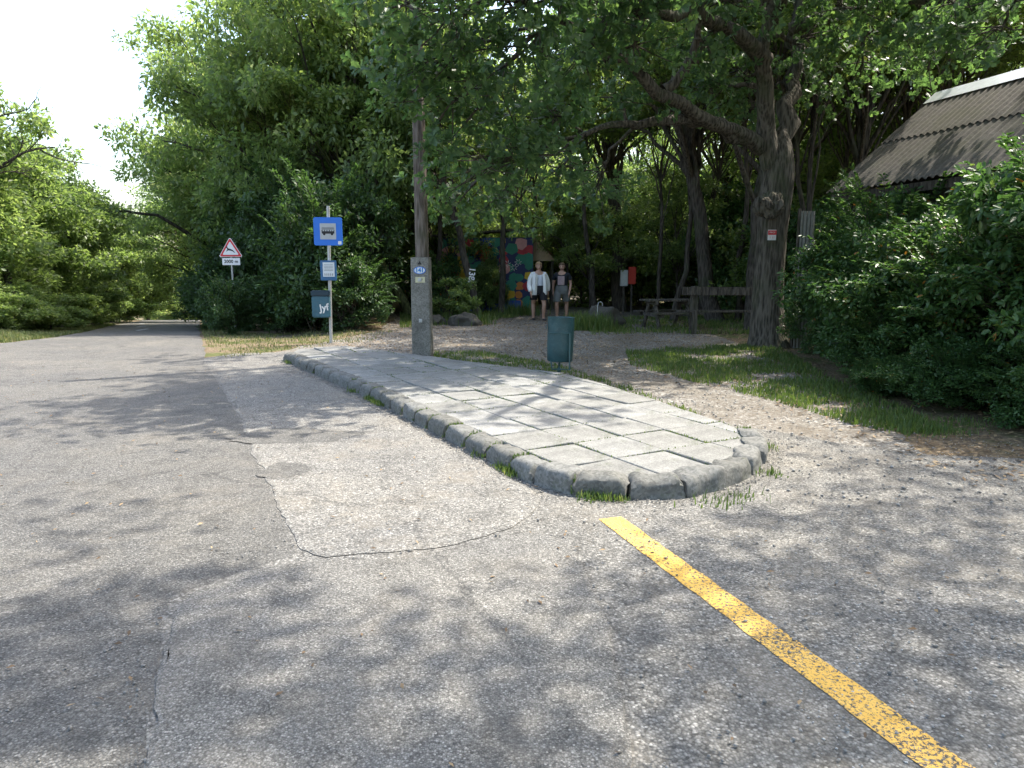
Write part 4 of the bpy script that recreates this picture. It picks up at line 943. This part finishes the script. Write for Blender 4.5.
# ================================================================== painted hut behind the walkers
h0 = HG(440, 26.5); h1 = HG(533, 26.5); Wh = h1.x - h0.x
hut = empty('painted_hut', (h0.x, 26.5, 0), 0, label='hut with a colourful patchwork mural on its wall behind the two walkers', cat='hut')
MB().box((Wh / 2, 1.25, 1.35), (Wh, 2.5, 2.7)).build('wall', 'mural_navy', hut)
mb = MB(); r = random.Random(12)
cols = ['mural_yellow', 'mural_red', 'mural_green', 'mural_blue', 'mural_pink', 'mural_orange', 'mural_green', 'mural_red', 'mural_yellow']
for iz in range(8):
    for ix in range(11):
        if r.random() < .16: continue
        cx_ = (ix + .5 + r.uniform(-.22, .22)) * Wh / 11; cz = .18 + (iz + .5 + r.uniform(-.2, .2)) * .315; n_ = r.choice([5, 7, 9, 12]); rr_ = r.uniform(.13, .27); a0 = r.uniform(0, 6)
        mb.mat(r.choice(cols)); yo = -.004 - .0012 * ((ix * 7 + iz * 3) % 11)
        poly = [(min(Wh - .02, max(.02, cx_ + rr_ * r.uniform(.8, 1.15) * math.cos(a0 + 6.283 * k_ / n_))), min(2.68, max(.02, cz + rr_ * r.uniform(.8, 1.1) * math.sin(a0 + 6.283 * k_ / n_)))) for k_ in range(n_)]
        mb.add([(x_, yo, z_) for x_, z_ in poly], [tuple(range(n_))])
mb.build('mural', None, hut)
mb = MB(); 
for cx_, cz in [(2.0, 1.55), (2.25, 1.4), (2.5, 1.75), (2.75, 1.62), (2.9, 1.8), (2.35, 1.65)]:
    for k_ in range(7):
        a_ = k_ * .9; mb.tube([(cx_ + .05 * math.cos(a_), -.025, cz + .05 * math.sin(a_)), (cx_ + .13 * math.cos(a_ + .3), -.025, cz + .13 * math.sin(a_ + .3))], .012, 5)
mb.build('white_flowers', 'white_paint', hut)
mb = MB(); mb.add([(-.25, -.35, 2.72), (Wh + .2, -.35, 3.0), (Wh + .2, 2.8, 3.1), (-.25, 2.8, 2.8), (-.25, -.35, 2.78), (Wh + .2, -.35, 3.07), (Wh + .2, 2.8, 3.17), (-.25, 2.8, 2.86)], [(3, 2, 1, 0), (4, 5, 6, 7), (0, 1, 5, 4), (1, 2, 6, 5), (2, 3, 7, 6), (3, 0, 4, 7)]); mb.build('roof', 'old_wood', hut)
MB().box((1.9, -.22, .22), (2.2, .3, .4), bev=.02).build('plinth', 'mural_blue', hut)
# playhouse gable right of it
gq = [at(533, 236, 27.2), at(556, 261, 27.2), at(536, 261, 27.2)]
ph = empty('playhouse', (gq[0].x, 27.2, 0), 0, label='small wooden playhouse with a pale triangular gable above the walkers', cat='playhouse')
ox = gq[0].x; ww_ = gq[1].x - ox
MB().add([(0, 0, gq[0].z), (ww_, 0, gq[1].z), (-ww_ * .9, 0, gq[1].z), (0, .05, gq[0].z), (ww_, .05, gq[1].z), (-ww_ * .9, .05, gq[1].z)], [(0, 2, 1), (3, 4, 5), (0, 1, 4, 3), (1, 2, 5, 4), (2, 0, 3, 5)]).build('gable', 'plank_light', ph)
mb = MB(); mb.add([(0, -.12, gq[0].z + .05), (ww_ + .12, -.12, gq[1].z - .06), (ww_ + .12, 1.6, gq[1].z - .06), (0, 1.6, gq[0].z + .05), (-ww_ - .1, -.12, gq[1].z - .06), (-ww_ - .1, 1.6, gq[1].z - .06)], [(0, 1, 2, 3), (4, 0, 3, 5)])
mb.add([(0, -.12, gq[0].z + .09), (ww_ + .14, -.12, gq[1].z - .02), (ww_ + .14, 1.6, gq[1].z - .02), (0, 1.6, gq[0].z + .09), (-ww_ - .12, -.12, gq[1].z - .02), (-ww_ - .12, 1.6, gq[1].z - .02)], [(3, 2, 1, 0), (5, 3, 0, 4)]); mb.build('roof', 'plank_light', ph)
for x_ in (-ww_ * .8, ww_ * .85):
    for y_ in (.1, 1.4): MB().box((x_, y_, gq[1].z / 2), (.09, .09, gq[1].z)).build('post', 'old_wood', ph)
# white marks on the slim tree: a small stencil plate
p = at(471.5, 276, 22.2)
wm = empty('white_trunk_mark', (p.x, p.y, p.z), 0, label='vertical white lettering painted on the slim trunk left of the hut', cat='marking')
t = text('lettering', '1380', .26, 'white_paint', wm, (0, 0, 0), (R(90), R(97), 0), .004, bold=.006)

# ================================================================== street furniture
# utility pole
pb = G(423, 360); up_ = empty('utility_pole', (pb.x, pb.y, 0), R(-8), label='weathered wooden utility pole bolted to a concrete stub with number plates', cat='utility pole')
def taper(mb, w0, d0, w1, d1, z0_, z1_, yo=0, ch=.02):
    def ring(w_, d_, z_): return [Vector((x_, y_ + yo, z_)) for x_, y_ in ((-w_ / 2 + ch, -d_ / 2), (w_ / 2 - ch, -d_ / 2), (w_ / 2, -d_ / 2 + ch), (w_ / 2, d_ / 2 - ch), (w_ / 2 - ch, d_ / 2), (-w_ / 2 + ch, d_ / 2), (-w_ / 2, d_ / 2 - ch), (-w_ / 2, -d_ / 2 + ch))]
    return mb.loft([ring(w0 + (w1 - w0) * t, d0 + (d1 - d0) * t, z0_ + (z1_ - z0_) * t) for t in [i / 10 for i in range(11)]])
taper(MB(), .345, .2, .325, .18, -.1, 1.78).build('concrete_stub', 'post_concrete', up_)
mb = MB(); K = 24; pts = [(-.02 - .012 * i / K * 5, .205 , .35 + i * 8.0 / K) for i in range(K + 1)]
mb.tube(pts, [.125 - .04 * i / K for i in range(K + 1)], 18); o = mb.build('wooden_post', 'wood_pole', up_, True)
for z_ in (.7, 1.4): MB().tube([(0, -.13, z_), (0, .36, z_)], .014, 8).box((0, -.107, z_), (.06, .01, .06), bev=.002).build('bolt', 'galvanised', up_)
ell = [(.105 * math.cos(a_ * math.pi / 12), .062 * math.sin(a_ * math.pi / 12)) for a_ in range(24)]
M = Matrix.Translation((.0, -.094, 1.56)) @ Matrix.Rotation(R(90), 4, 'X')
npz = MB().prism(ell, 0, .006, M).build('number_plate', 'sign_blue', up_)
MB().prism([(x_ * .88, y_ * .84) for x_, y_ in ell], .006, .008, M).build('plate_field', 'paper', npz)
text('lettering', '141', .1, 'blue_ink', npz, (0, -.1035, 1.56), (R(90), 0, 0), .0005, bold=.004)
MB().box((.005, -.096, 1.40), (.17, .006, .095)).build('notice', 'notice_cream', up_)
n_ = [c for c in up_.children if c.name.startswith('notice')][0]
text('lettering', '1380', .045, 'black_paint', n_, (.005, -.0998, 1.405), (R(90), 0, 0), .0004)
MB().add([(-.035, -.0985, 1.66), (.035, -.0985, 1.66), (0, -.0985, 1.72), (-.035, -.094, 1.66), (.035, -.094, 1.66), (0, -.094, 1.72)], [(0, 1, 2), (0, 3, 4, 1), (1, 4, 5, 2), (2, 5, 3, 0)]).build('warning_mark', 'black_paint', up_)

# bus stop pole
bp = G(331, 343); Y0 = bp.y; yaw = R(6)
def local(o): return o
bs_ = empty('bus_stop_sign', (bp.x, bp.y, 0), yaw, label='bus stop pole with square blue sign and timetable case beside the thicket', cat='bus stop sign')
ztop = at(328, 206, Y0).z; lean = at(328, 206, Y0).x - bp.x
MB().tube([(0, 0, -.1), (lean, 0, ztop)], .034, 14).build('pole', 'galvanised', bs_, True)
zc = at(328, 231.5, Y0).z
def rrect(w_, h_, r__, n=4):
    out = []
    for cx_, cy_, a0 in ((w_ / 2 - r__, h_ / 2 - r__, 0), (-w_ / 2 + r__, h_ / 2 - r__, 90), (-w_ / 2 + r__, -h_ / 2 + r__, 180), (w_ / 2 - r__, -h_ / 2 + r__, 270)):
        for k_ in range(n + 1): a_ = R(a0 + 90 * k_ / n); out.append((cx_ + r__ * math.cos(a_), cy_ + r__ * math.sin(a_)))
    return out
MX = lambda x_, y_, z_: Matrix.Translation((x_, y_, z_)) @ Matrix.Rotation(R(90), 4, 'X')
SX = lean * .75
pn = MB().prism(rrect(.59, .58, .04), 0, .02, MX(SX, -.04, zc)).build('sign_panel', 'sign_blue', bs_)
MB().prism(rrect(.33, .33, .01), .02, .022, MX(SX, -.04, zc)).build('white_field', 'sign_grey', pn)
mb = MB(); M = MX(SX, -.04, zc)
mb.prism(rrect(.26, .085, .015), .022, .0245, M @ Matrix.Translation((0, -.005, 0)))
mb.prism([(-.13, .06), (.13, .06), (.12, .075), (-.12, .075)], .022, .0245, M)
for x_ in (-.08, .08): mb.prism([(x_ + .026 * math.cos(a_ * .5236), -.056 + .026 * math.sin(a_ * .5236)) for a_ in range(12)], .022, .0245, M)
pic = mb.build('bus_symbol', 'black_paint', pn)
mb = MB()
for x_ in (-.095, -.045, .005, .055, .1): mb.prism([(x_ - .017, .004), (x_ + .017, .004), (x_ + .017, .03), (x_ - .017, .03)], .0245, .0255, M)
mb.build('symbol_windows', 'sign_grey', pic)
MB().prism(rrect(.07, .07, .008), .02, .022, M @ Matrix.Translation((.235, -.235, 0))).build('sticker', 'sign_white', pn)
for z_ in (zc + .15, zc - .15): MB().box((SX + .01, 0, z_), (.12, .09, .03), bev=.004).build('clamp', 'galvanised', bs_)
z1 = at(330, 270.5, Y0).z
cs_ = MB().box((SX * .5, -.07, z1), (.33, .07, .42), bev=.01).build('timetable_case', 'box_blue', bs_)
MB().box((SX * .5 + .01, -.108, z1 + .02), (.24, .006, .3)).build('timetable', 'paper', cs_)
mb = MB()
for i in range(5): mb.box((SX * .5 + .01, -.1125, z1 + .12 - i * .03), (.18, .002, .006))
for i in range(5): mb.box((SX * .5 - .07 + i * .04, -.1125, z1 - .085), (.012, .002, .05))
mb.build('printed_lines', 'black_paint', cs_)
# litter bin clamped on the pole
z0b, z1b = at(325, 317, Y0).z, at(325, 290, Y0).z
lb = empty('litter_bin', (bp.x - .15, bp.y - .1, z0b), yaw, label='small teal litter bin with white scribble hanging on the bus stop pole', cat='litter bin')
hb = z1b - z0b
MB().box((0, 0, hb / 2 - .06), (.37, .17, hb - .12), bev=.02).build('bin_body', 'box_teal', lb)
MB().box((0, 0, hb - .065), (.39, .19, .12), bev=.02).build('lid', 'lid_dark', lb)
MB().box((.1, .105, hb * .6), (.05, .045, .2)).build('bracket', 'galvanised', lb)
text('graffiti', 'Jyf', .2, 'white_paint', lb, (.07, -.0865, hb * .36), (R(90), R(-8), 0), .001, bold=.005)
# deer warning sign
dY = 20.8; dp = HG(236, dY); dt = at(231.5, 237, dY); db = at(231.5, 257, dY)
ds = empty('warning_sign', (dp.x, dp.y, dp.z), R(4), label='triangular red bordered warning sign with leaping deer and distance plate', cat='road sign')
zt, zb = dt.z - dp.z, db.z - dp.z; hh = zt - zb; hw = hh * .6
MB().tube([(0, .02, -.2), (0, .02, zt - .1)], .03, 10).build('pole', 'galvanised', ds, True)
def tri(s_, y0, y1, nm, mat_, par):
    cz = zb + hh / 3; P = [(0, cz + hh * 2 / 3 * s_), (-hw * s_, cz - hh / 3 * s_), (hw * s_, cz - hh / 3 * s_)]; out = []
    for i in range(3):
        a_ = Vector(P[i]); b_ = Vector(P[(i + 1) % 3]); out += [a_.lerp(b_, .06), a_.lerp(b_, .94)]
    V = [(q.x, y0, q.y) for q in out] + [(q.x, y1, q.y) for q in out]; n_ = 6
    return MB().add(V, [tuple(range(n_)), tuple(reversed(range(n_, 12)))] + [(i, n_ + i, n_ + (i + 1) % n_, (i + 1) % n_) for i in range(n_)]).build(nm, mat_, par)
pnl = tri(1.0, -.03, -.015, 'panel_rim', 'sign_white', ds); tri(.93, -.033, -.03, 'red_border', 'sign_red', pnl); fld = tri(.68, -.036, -.033, 'white_field', 'sign_white', pnl)
deer = [(-.16, .17), (-.13, .19), (-.11, .14), (-.08, .09), (.02, .065), (.12, .02), (.22, -.09), (.2, -.1), (.1, -.03), (.0, -.005), (-.08, -.0), (-.17, -.05), (-.18, -.03), (-.12, .03), (-.14, .1), (-.19, .12)]
MB().prism([(x_ * .62 - .01, y_ * .66) for x_, y_ in deer], 0, .003, MX(0, -.036, zb + hh * .33)).build('deer_symbol', 'black_paint', pnl)
pl = MB().box((0, -.022, zb - .13), (.5, .014, .2), bev=.004).build('distance_plate', 'sign_white', ds)
text('lettering', '2000 m', .13, 'black_paint', pl, (0, -.031, zb - .13), (R(90), 0, 0), .0008, bold=.003)
# thin grey post on the left verge
p = HG(99, 38); gp_ = empty('marker_post', (p.x, p.y, p.z), 0, label='thin grey metal post on the left verge', cat='post')
MB().tube([(0, 0, -.1), (-.03, 0, 2.0)], .045, 10).build('shaft', 'galvanised', gp_, True); MB().tube([(-.03, 0, 2.0), (-.03, 0, 2.03)], [.05, .03], 10).build('cap', 'sign_white', gp_, True)

# green litter bin on the grass
q = G(559, 379); tb = empty('litter_bin', (q.x, q.y, 0), R(-4), label='dark green cylindrical litter bin on a post behind the paved island', cat='litter bin')
Zb = lambda py: at(559, py, q.y).z
mb = MB(); zz0, zz1 = Zb(361), Zb(317); n_ = 28
prof = [(zz0, .175, .15), (zz0 + .012, .185, .16), (zz0 + .2, .19, .165), (zz1 - .12, .192, .167), (zz1 - .02, .193, .168), (zz1, .198, .172)]
rings = [[Vector((a_ * math.cos(t * 2 * math.pi / n_), b_ * math.sin(t * 2 * math.pi / n_), z_)) for t in range(n_)] for z_, a_, b_ in prof]
inner_ = [[Vector((a_ * .93 * math.cos(t * 2 * math.pi / n_), b_ * .93 * math.sin(t * 2 * math.pi / n_), z_ + .012)) for t in range(n_)] for z_, a_, b_ in reversed(prof)]
inner_[0] = [Vector((v.x, v.y, zz1)) for v in inner_[0]]
o = mb.loft(rings + inner_).build('drum', 'bin_green', tb, True); 
o.rotation_euler = (0, R(1.5), 0)
xr = .15
fr = MB(); fr.tube([(xr, -.17, zz0 + .42), (xr, -.18, zz0 - .1), (-.1, -.16, zz0 - .1), (-.12, -.1, zz0 + .02)], .012, 8).tube([(-.15, -.16, zz0 + .42), (xr, -.175, zz0 + .42)], .008, 8)
fr.build('frame', 'bin_frame', tb, True)
MB().tube([(0, -.05, -.1), (.0, -.06, zz0 - .1), (0, -.15, zz0 - .1)], .026, 10).build('post', 'bin_frame', tb, True)
MB().tube([(0, -.05, zz0 - .1), (0, .1, zz0 - .1), (0, .1, zz0)], .016, 8).build('bracket', 'bin_frame', tb, True)
MB().box((-.19, -.03, zz1 - .14), (.012, .06, .06), bev=.002).build('hinge', 'bin_frame', tb)

# boxes at the forked tree
for (x0, x1, y0, y1, nm, mt_, lab) in [(620, 628, 270, 286, 'white_box', 'box_white', 'small white cabinet on a post left of the red box'), (628, 636, 267, 284, 'red_box', 'box_red', 'small red box with a dark edge on a post before the forked tree')]:
    a_ = at(x0, y1, 25.3); b_ = at(x1, y0, 25.3); cx_ = (a_.x + b_.x) / 2; e = empty(nm, (cx_, 25.3, 0), 0, label=lab, cat='box')
    MB().box((0, 0, (a_.z + b_.z) / 2), (b_.x - a_.x - .01, .16, b_.z - a_.z), bev=.012).build('case', mt_, e)
    MB().box((0, -.084, (a_.z + b_.z) / 2), (b_.x - a_.x - .05, .008, b_.z - a_.z - .06), bev=.003).build('door', mt_, e)
    MB().box((0, .02, a_.z / 2 - .05), (.06, .06, a_.z + .1)).build('post', 'old_wood', e)
# wooden rail left of the oak
rl = empty('wooden_rail', (HG(680, 17.6).x, 17.6, 0), R(-3), label='low wooden rail with posts and plank seat left of the big oak', cat='fence')
Lr = HG(760, 17.6).x - HG(680, 17.6).x + .2
zt_ = at(720, 291, 17.6).z; zl_ = at(720, 311, 17.6).z
mb = MB(); mb.box((Lr / 2, -.06, zt_), (Lr, .05, .2), bev=.008).build('top_board', 'old_wood', rl)
MB().box((Lr / 2, -.05, zl_), (Lr + .2, .28, .05), bev=.008).build('seat_board', 'old_wood', rl)
for x_ in (.32, Lr - .3): MB().box((x_, .04, zt_ / 2 + .02), (.17, .13, zt_ + .2), bev=.01).build('post', 'old_wood', rl)
MB().box((.3, -.2, .28), (.12, .12, .6), bev=.01).build('post', 'old_wood', rl)
# picnic table
pt = empty('picnic_table', (HG(667, 19).x, 19, 0), R(12), label='dark wooden picnic table with benches left of the wooden rail', cat='picnic table')
for i in range(4): MB().box((0, -.27 + i * .18, .76), (1.35, .16, .045), bev=.006).build('tabletop_plank', 'old_wood', pt)
for y_ in (-.62, .62): MB().box((0, y_, .44), (1.35, .26, .045), bev=.006).build('bench_seat', 'old_wood', pt)
for x_ in (-.45, .45):
    MB().box((x_, 0, .7), (.08, .7, .09)).box((x_, 0, .38), (.08, 1.4, .08)).build('crossbeam', 'old_wood', pt)
    for s_ in (-1, 1): MB().tube([(x_, s_ * .55, -.02), (x_, s_ * .18, .72)], .05, 6).build('leg', 'old_wood', pt)
# stump heap and water tap
def rock(name, c_, s_, seed, label, mat_='stone'):
    bm = bmesh.new(); bmesh.ops.create_icosphere(bm, subdivisions=4, radius=1)
    for v in bm.verts:
        k_ = v.co * 1.6 + Vector((seed, 0, 0)); v.co = Vector((v.co.x * s_[0], v.co.y * s_[1], v.co.z * s_[2])) * (1 + .35 * mnoise.noise(k_) + .12 * mnoise.noise(k_ * 3))
    mb = MB(); mb.bm(bm); o = mb.build(name, mat_, None, True, label=label, cat='boulder', group='boulders at the edge of the clearing'); o.location = c_; return o
q = HG(603, 19.2); rock('boulder', (q.x, q.y, .2), (.5, .35, .42), 2, 'grey boulder with grass beside it, right of the dark-shirted walker')
q = HG(582, 20); rock('boulder', (q.x + .2, q.y, .1), (.28, .25, .22), 5, 'smaller boulder left of the large grey boulder')
q = HG(465, 20); rock('boulder', (q.x, q.y, .08), (.42, .3, .26), 7, 'low mossy boulder at the foot of the slim marked tree')
q = HG(436, 20.5); rock('boulder', (q.x, q.y, .06), (.3, .28, .2), 8, 'low boulder right of the utility pole')
r_ = np.random.RandomState(20); pts = []
for px, Y, n_, s_ in [(588, 18.6, 900, .22), (600, 18.5, 700, .2), (470, 20.5, 500, .3), (517, 24.6, 700, .35), (580, 19.6, 600, .2)]:
    c_ = HG(px, Y)
    for _ in range(n_): pts.append((c_.x + r_.normal(0, s_), c_.y + r_.normal(0, s_), 0))
tag(blades('tall_grass', pts, .15, .5, 'grass_green', .009, 15), 'tall grass clumps round the boulders by the walkers', 'grass')
q = HG(597, 18.9); tp = empty('tap_pipe', (q.x - .02, q.y - .2, 0), 0, label='thin curved metal pipe standing beside the large grey boulder', cat='pipe')
MB().tube([(0, 0, 0), (0, 0, .62), (.02, 0, .7), (.07, 0, .73), (.12, 0, .7), (.13, 0, .63)], .012, 8).build('pipe', 'galvanised', tp, True)
MB().tube([(0, 0, 0), (0, 0, .06)], .05, 10).build('foot', 'stone', tp, True)

# ================================================================== people
def skin_mesh(name, J, E, mat_, root=0, sub=1):
    """J: list of (co, rx, ry); E: edges"""
    me = bpy.data.meshes.new(name); me.from_pydata([j[0] for j in J], E, []); o = bpy.data.objects.new(name, me); SC.collection.objects.link(o)
    o.modifiers.new('s', 'SKIN'); 
    for i, d_ in enumerate(me.skin_vertices[0].data): d_.radius = (J[i][1], J[i][2]); d_.use_root = (i == root)
    m2 = o.modifiers.new('u', 'SUBSURF'); m2.levels = sub; m2.render_levels = sub
    C.view_layer.update(); out = bpy.data.meshes.new_from_object(o.evaluated_get(C.evaluated_depsgraph_get())); bpy.data.objects.remove(o)
    out.materials.clear(); out.materials.append(MATS[mat_]); out.polygons.foreach_set('use_smooth', [True] * len(out.polygons)); out.name = name
    return out
def head_bm(z, s=1):
    bm = bmesh.new(); bmesh.ops.create_uvsphere(bm, u_segments=28, v_segments=22, radius=1)
    for v in bm.verts:
        x_, y_, z_ = v.co; w_ = .076 * (1 - .22 * max(0, -z_)); d_ = .097
        X = x_ * w_; Yy = y_ * d_; Zz = z_ * .118
        if y_ < -.2:   # face (looks to -y)
            f = math.exp(-((x_ / .17) ** 2)) * math.exp(-((z_ + .12) / .22) ** 2); Yy -= .024 * f
            for sx in (-1, 1): Yy += .012 * math.exp(-((x_ - sx * .36) / .16) ** 2 - ((z_ - .06) / .12) ** 2)
            Yy -= .008 * math.exp(-(x_ / .3) ** 2 - ((z_ + .46) / .09) ** 2); Yy -= .012 * math.exp(-(x_ / .3) ** 2 - ((z_ + .85) / .15) ** 2)
        if z_ < -.4: Yy -= .01
        v.co = Vector((X * s, Yy * s, z + Zz * s))
    return bm
def person(px, Y, yaw, hgt, label, kind):
    q = HG(px, Y); s = hgt / 1.75; e = empty('person', (q.x, q.y, q.z + .0), yaw, label=label, cat='person'); e.scale = (s * 1.16, s * 1.12, s)
    st = .10 if kind == 'white' else .06
    #   pelvis, spine ... facing -y
    J = [((0, 0, .93), .15, .105), ((0, 0, 1.1), .13, .095), ((0, .01, 1.27), .155, .105), ((0, .01, 1.40), .14, .09), ((0, .005, 1.48), .062, .062), ((0, -.008, 1.56), .055, .058)]
    E_ = [(0, 1), (1, 2), (2, 3), (3, 4), (4, 5)]
    def chain(root, pts):
        pr = root
        for c_, r0 in pts: J.append((c_, r0, r0)); E_.append((pr, len(J) - 1)); pr = len(J) - 1
        return pr
    for sx in (-1, 1):
        fy = -.19 * sx * (1 if kind == 'white' else -1)
        chain(0, [((sx * .10, 0, .84), .092), ((sx * .105, fy * .5, .66), .078), ((sx * .105, fy * .9, .50), .058), ((sx * .107, fy * .75, .38), .063), ((sx * .108, fy * .6 + .02, .2), .043), ((sx * .108, fy * .6 + .03, .08), .038), ((sx * .115, fy * .6 - .04, .045), .038), ((sx * .12, fy * .6 - .14, .03), .026)])
        ay = .13 * sx * (1 if kind == 'white' else -1)
        wx = .27 if kind == 'white' else .25
        w_ = chain(3, [((sx * .175, .01, 1.40), .06), ((sx * .215, .015, 1.30), .05), ((sx * (wx - .01), .03, 1.12), .038), ((sx * wx, ay * .5 - .03, .98), .034), ((sx * wx, ay - .07, .87), .024), ((sx * wx * .99, ay - .085, .80), .03)])
        hx, hy = sx * wx * .99, ay - .085
        for fi, (fx, ln) in enumerate(((-.024, .06), (-.008, .072), (.008, .068), (.024, .05))):
            chain(w_, [((hx - sx * .004, hy + fx, .762), .0095), ((hx - sx * .01, hy + fx - .004, .762 - ln * .6), .0085), ((hx - sx * .022, hy + fx - .006, .762 - ln), .007)])
        chain(w_, [((hx - sx * .006, hy - .034, .785), .011), ((hx - sx * .014, hy - .046, .75), .009)])
    body = skin_mesh('body', J, E_, 'skin')
    bm = bmesh.new(); bm.from_mesh(body); hb_ = head_bm(1.645); tmp = bpy.data.meshes.new('tmp'); hb_.to_mesh(tmp); hb_.free(); bm.from_mesh(tmp)
    for sx in (-1, 1):   # ears
        t_ = bmesh.ops.create_icosphere(bm, subdivisions=2, radius=.03)
        for v in t_['verts']: v.co = Vector((v.co.x * .35 + sx * .078, v.co.y * .7 + .008, v.co.z * 1.0 + 1.64))
    bm.to_mesh(body); bm.free(); body.materials.append(MATS['black_paint']); body.polygons.foreach_set('use_smooth', [True] * len(body.polygons))
    link('body', body, e)
    mb = MB()
    for sx in (-1, 1): mb.tube([(sx * .028, -.083, 1.652), (sx * .028, -.093, 1.652)], [.011, .009], 8)
    mb.tube([(-.025, -.093, 1.588), (0, -.1, 1.586), (.025, -.093, 1.588)], .004, 6); mb.build('face_features', 'hair', e)
    # hair cap
    bm = head_bm(1.652, 1.07)
    bmesh.ops.delete(bm, geom=[v for v in bm.verts if (v.co.y < -.02 and v.co.z < 1.70) or v.co.z < 1.60 or (abs(v.co.y) < .045 and v.co.z < 1.66)], context='VERTS')
    bmesh.ops.solidify(bm, geom=bm.faces[:], thickness=-.012)
    for v in bm.verts: v.co += Vector(mnoise.noise_vector(v.co * 30)) * .006
    mb = MB(); mb.bm(bm); mb.build('hair', 'hair_fair' if kind == 'white' else 'hair', e, True)
    # shorts
    def ell_(cx, cy, rx, ry, z_, n=20): return [Vector((cx + rx * math.cos(6.2832 * k_ / n), cy + ry * math.sin(6.2832 * k_ / n), z_ + .004 * math.sin(k_ * 2.1))) for k_ in range(n)]
    mb = MB(); mb.loft([ell_(0, 0, .165, .125, 1.06), ell_(0, 0, .18, .135, .96), ell_(0, 0, .195, .14, .86), ell_(0, 0, .185, .12, .80)])
    hem = .63 if kind == 'white' else .56
    for sx in (-1, 1):
        fy = -.19 * sx * (1 if kind == 'white' else -1)
        mb.loft([ell_(sx * .095, 0, .1, .12, .90), ell_(sx * .1, fy * .2, .105, .115, .80), ell_(sx * .108, fy * .45, .103, .11, .70), ell_(sx * .112, fy * .6, .104, .11, hem)])
    mb.build('shorts', 'cloth_black' if kind == 'white' else 'cloth_grey', e, True)
    # shirt
    def torso(k_, mat_, nm, z0_=.93, sl=1.17):
        J2 = [((0, 0, z0_), .165 * k_, .12 * k_), ((0, 0, 1.1), .155 * k_, .115 * k_), ((0, .01, 1.25), .165 * k_, .12 * k_), ((0, .01, 1.385), .15 * k_, .095 * k_), ((0, .008, 1.49), .07 * k_, .066 * k_)]; E2 = [(0, 1), (1, 2), (2, 3), (3, 4)]
        for sx in (-1, 1):
            b0 = len(J2); J2.append(((sx * .165, .012, 1.405), .066 * k_, .07 * k_)); E2.append((3, b0)); J2.append(((sx * .22, .016, 1.29), .068 * k_, .068 * k_)); E2.append((b0, b0 + 1))
            J2.append(((sx * .243, .02, sl), .066 * k_, .066 * k_)); E2.append((b0 + 1, b0 + 2))
            if nm == 'jacket':
                ay = .13 * sx; J2.append(((sx * .268, .0 + ay * .3, 1.02), .058 * k_, .06 * k_)); E2.append((b0 + 2, b0 + 3)); J2.append(((sx * .272, ay - .055, .88), .05 * k_, .052 * k_)); E2.append((b0 + 3, b0 + 4))
        me = skin_mesh(nm, J2, E2, mat_); return me
    if kind == 'white':
        link('t_shirt', torso(1.0, 'cloth_tee', 't_shirt', .95), e)
        me = torso(1.15, 'cloth_white', 'jacket', .80)
        bm = bmesh.new(); bm.from_mesh(me)      # open front
        bmesh.ops.delete(bm, geom=[v for v in bm.verts if abs(v.co.x) < .085 and v.co.y < -.03 and v.co.z < 1.5], context='VERTS')
        bmesh.ops.solidify(bm, geom=bm.faces[:], thickness=.01); bm.to_mesh(me); bm.free(); jk = link('jacket', me, e)
        for sx in (-1, 1):
            rg = []
            for z_ in (1.42, 1.3, 1.15, 1.0, .88, .78):
                w1, w0 = .19 + (1.42 - z_) * .05, .07 + (1.42 - z_) * .03; yy = -.115 - .03 * math.sin((1.42 - z_) * 5)
                rg.append([Vector((sx * a_, b_, z_)) for a_, b_ in ((w0, yy), ((w0 + w1) / 2, yy - .03), (w1, yy + .05), (w1 - .01, yy + .07), ((w0 + w1) / 2, yy - .012), (w0 + .004, yy + .014))])
            MB().loft(rg).build('jacket_front', 'cloth_white', jk, True)
    else:
        o = link('t_shirt', torso(1.04, 'cloth_navy', 't_shirt', .93, 1.22), e)
        mb = MB(); n_ = 8; V = [(-.09 + .18 * i / n_, -.137 + .018 * abs(i / n_ - .5) * 2 - .0, z_) for z_ in (1.36, 1.08) for i in range(n_ + 1)]
        V = [(x_, y_ - (.006 if z_ > 1.2 else .0), z_) for x_, y_, z_ in V]
        mb.add(V + [(x_, y_ + .03, z_) for x_, y_, z_ in V], [(i, i + n_ + 1, i + n_ + 2, i + 1) for i in range(n_)] + [(2 * n_ + 2 + i, 2 * n_ + 3 + i, 3 * n_ + 4 + i, 3 * n_ + 3 + i) for i in range(n_)]); mb.build('shirt_print', 'print_pink', e)
    for sx in (-1, 1):
        fy = -.19 * sx * (1 if kind == 'white' else -1) * .6
        J3 = [((sx * .108, fy + .045, .05), .045, .045), ((sx * .115, fy - .04, .042), .046, .04), ((sx * .122, fy - .15, .03), .04, .03)]
        link('shoe', skin_mesh('shoe', J3, [(0, 1), (1, 2)], 'shoe'), e)
person(538.5, 22.0, R(14), 1.76, 'person in open white jacket, pale t-shirt and black shorts walking', 'white')
person(561.5, 22.6, R(-16), 1.74, 'person in dark t-shirt with pink print and grey shorts walking', 'dark')
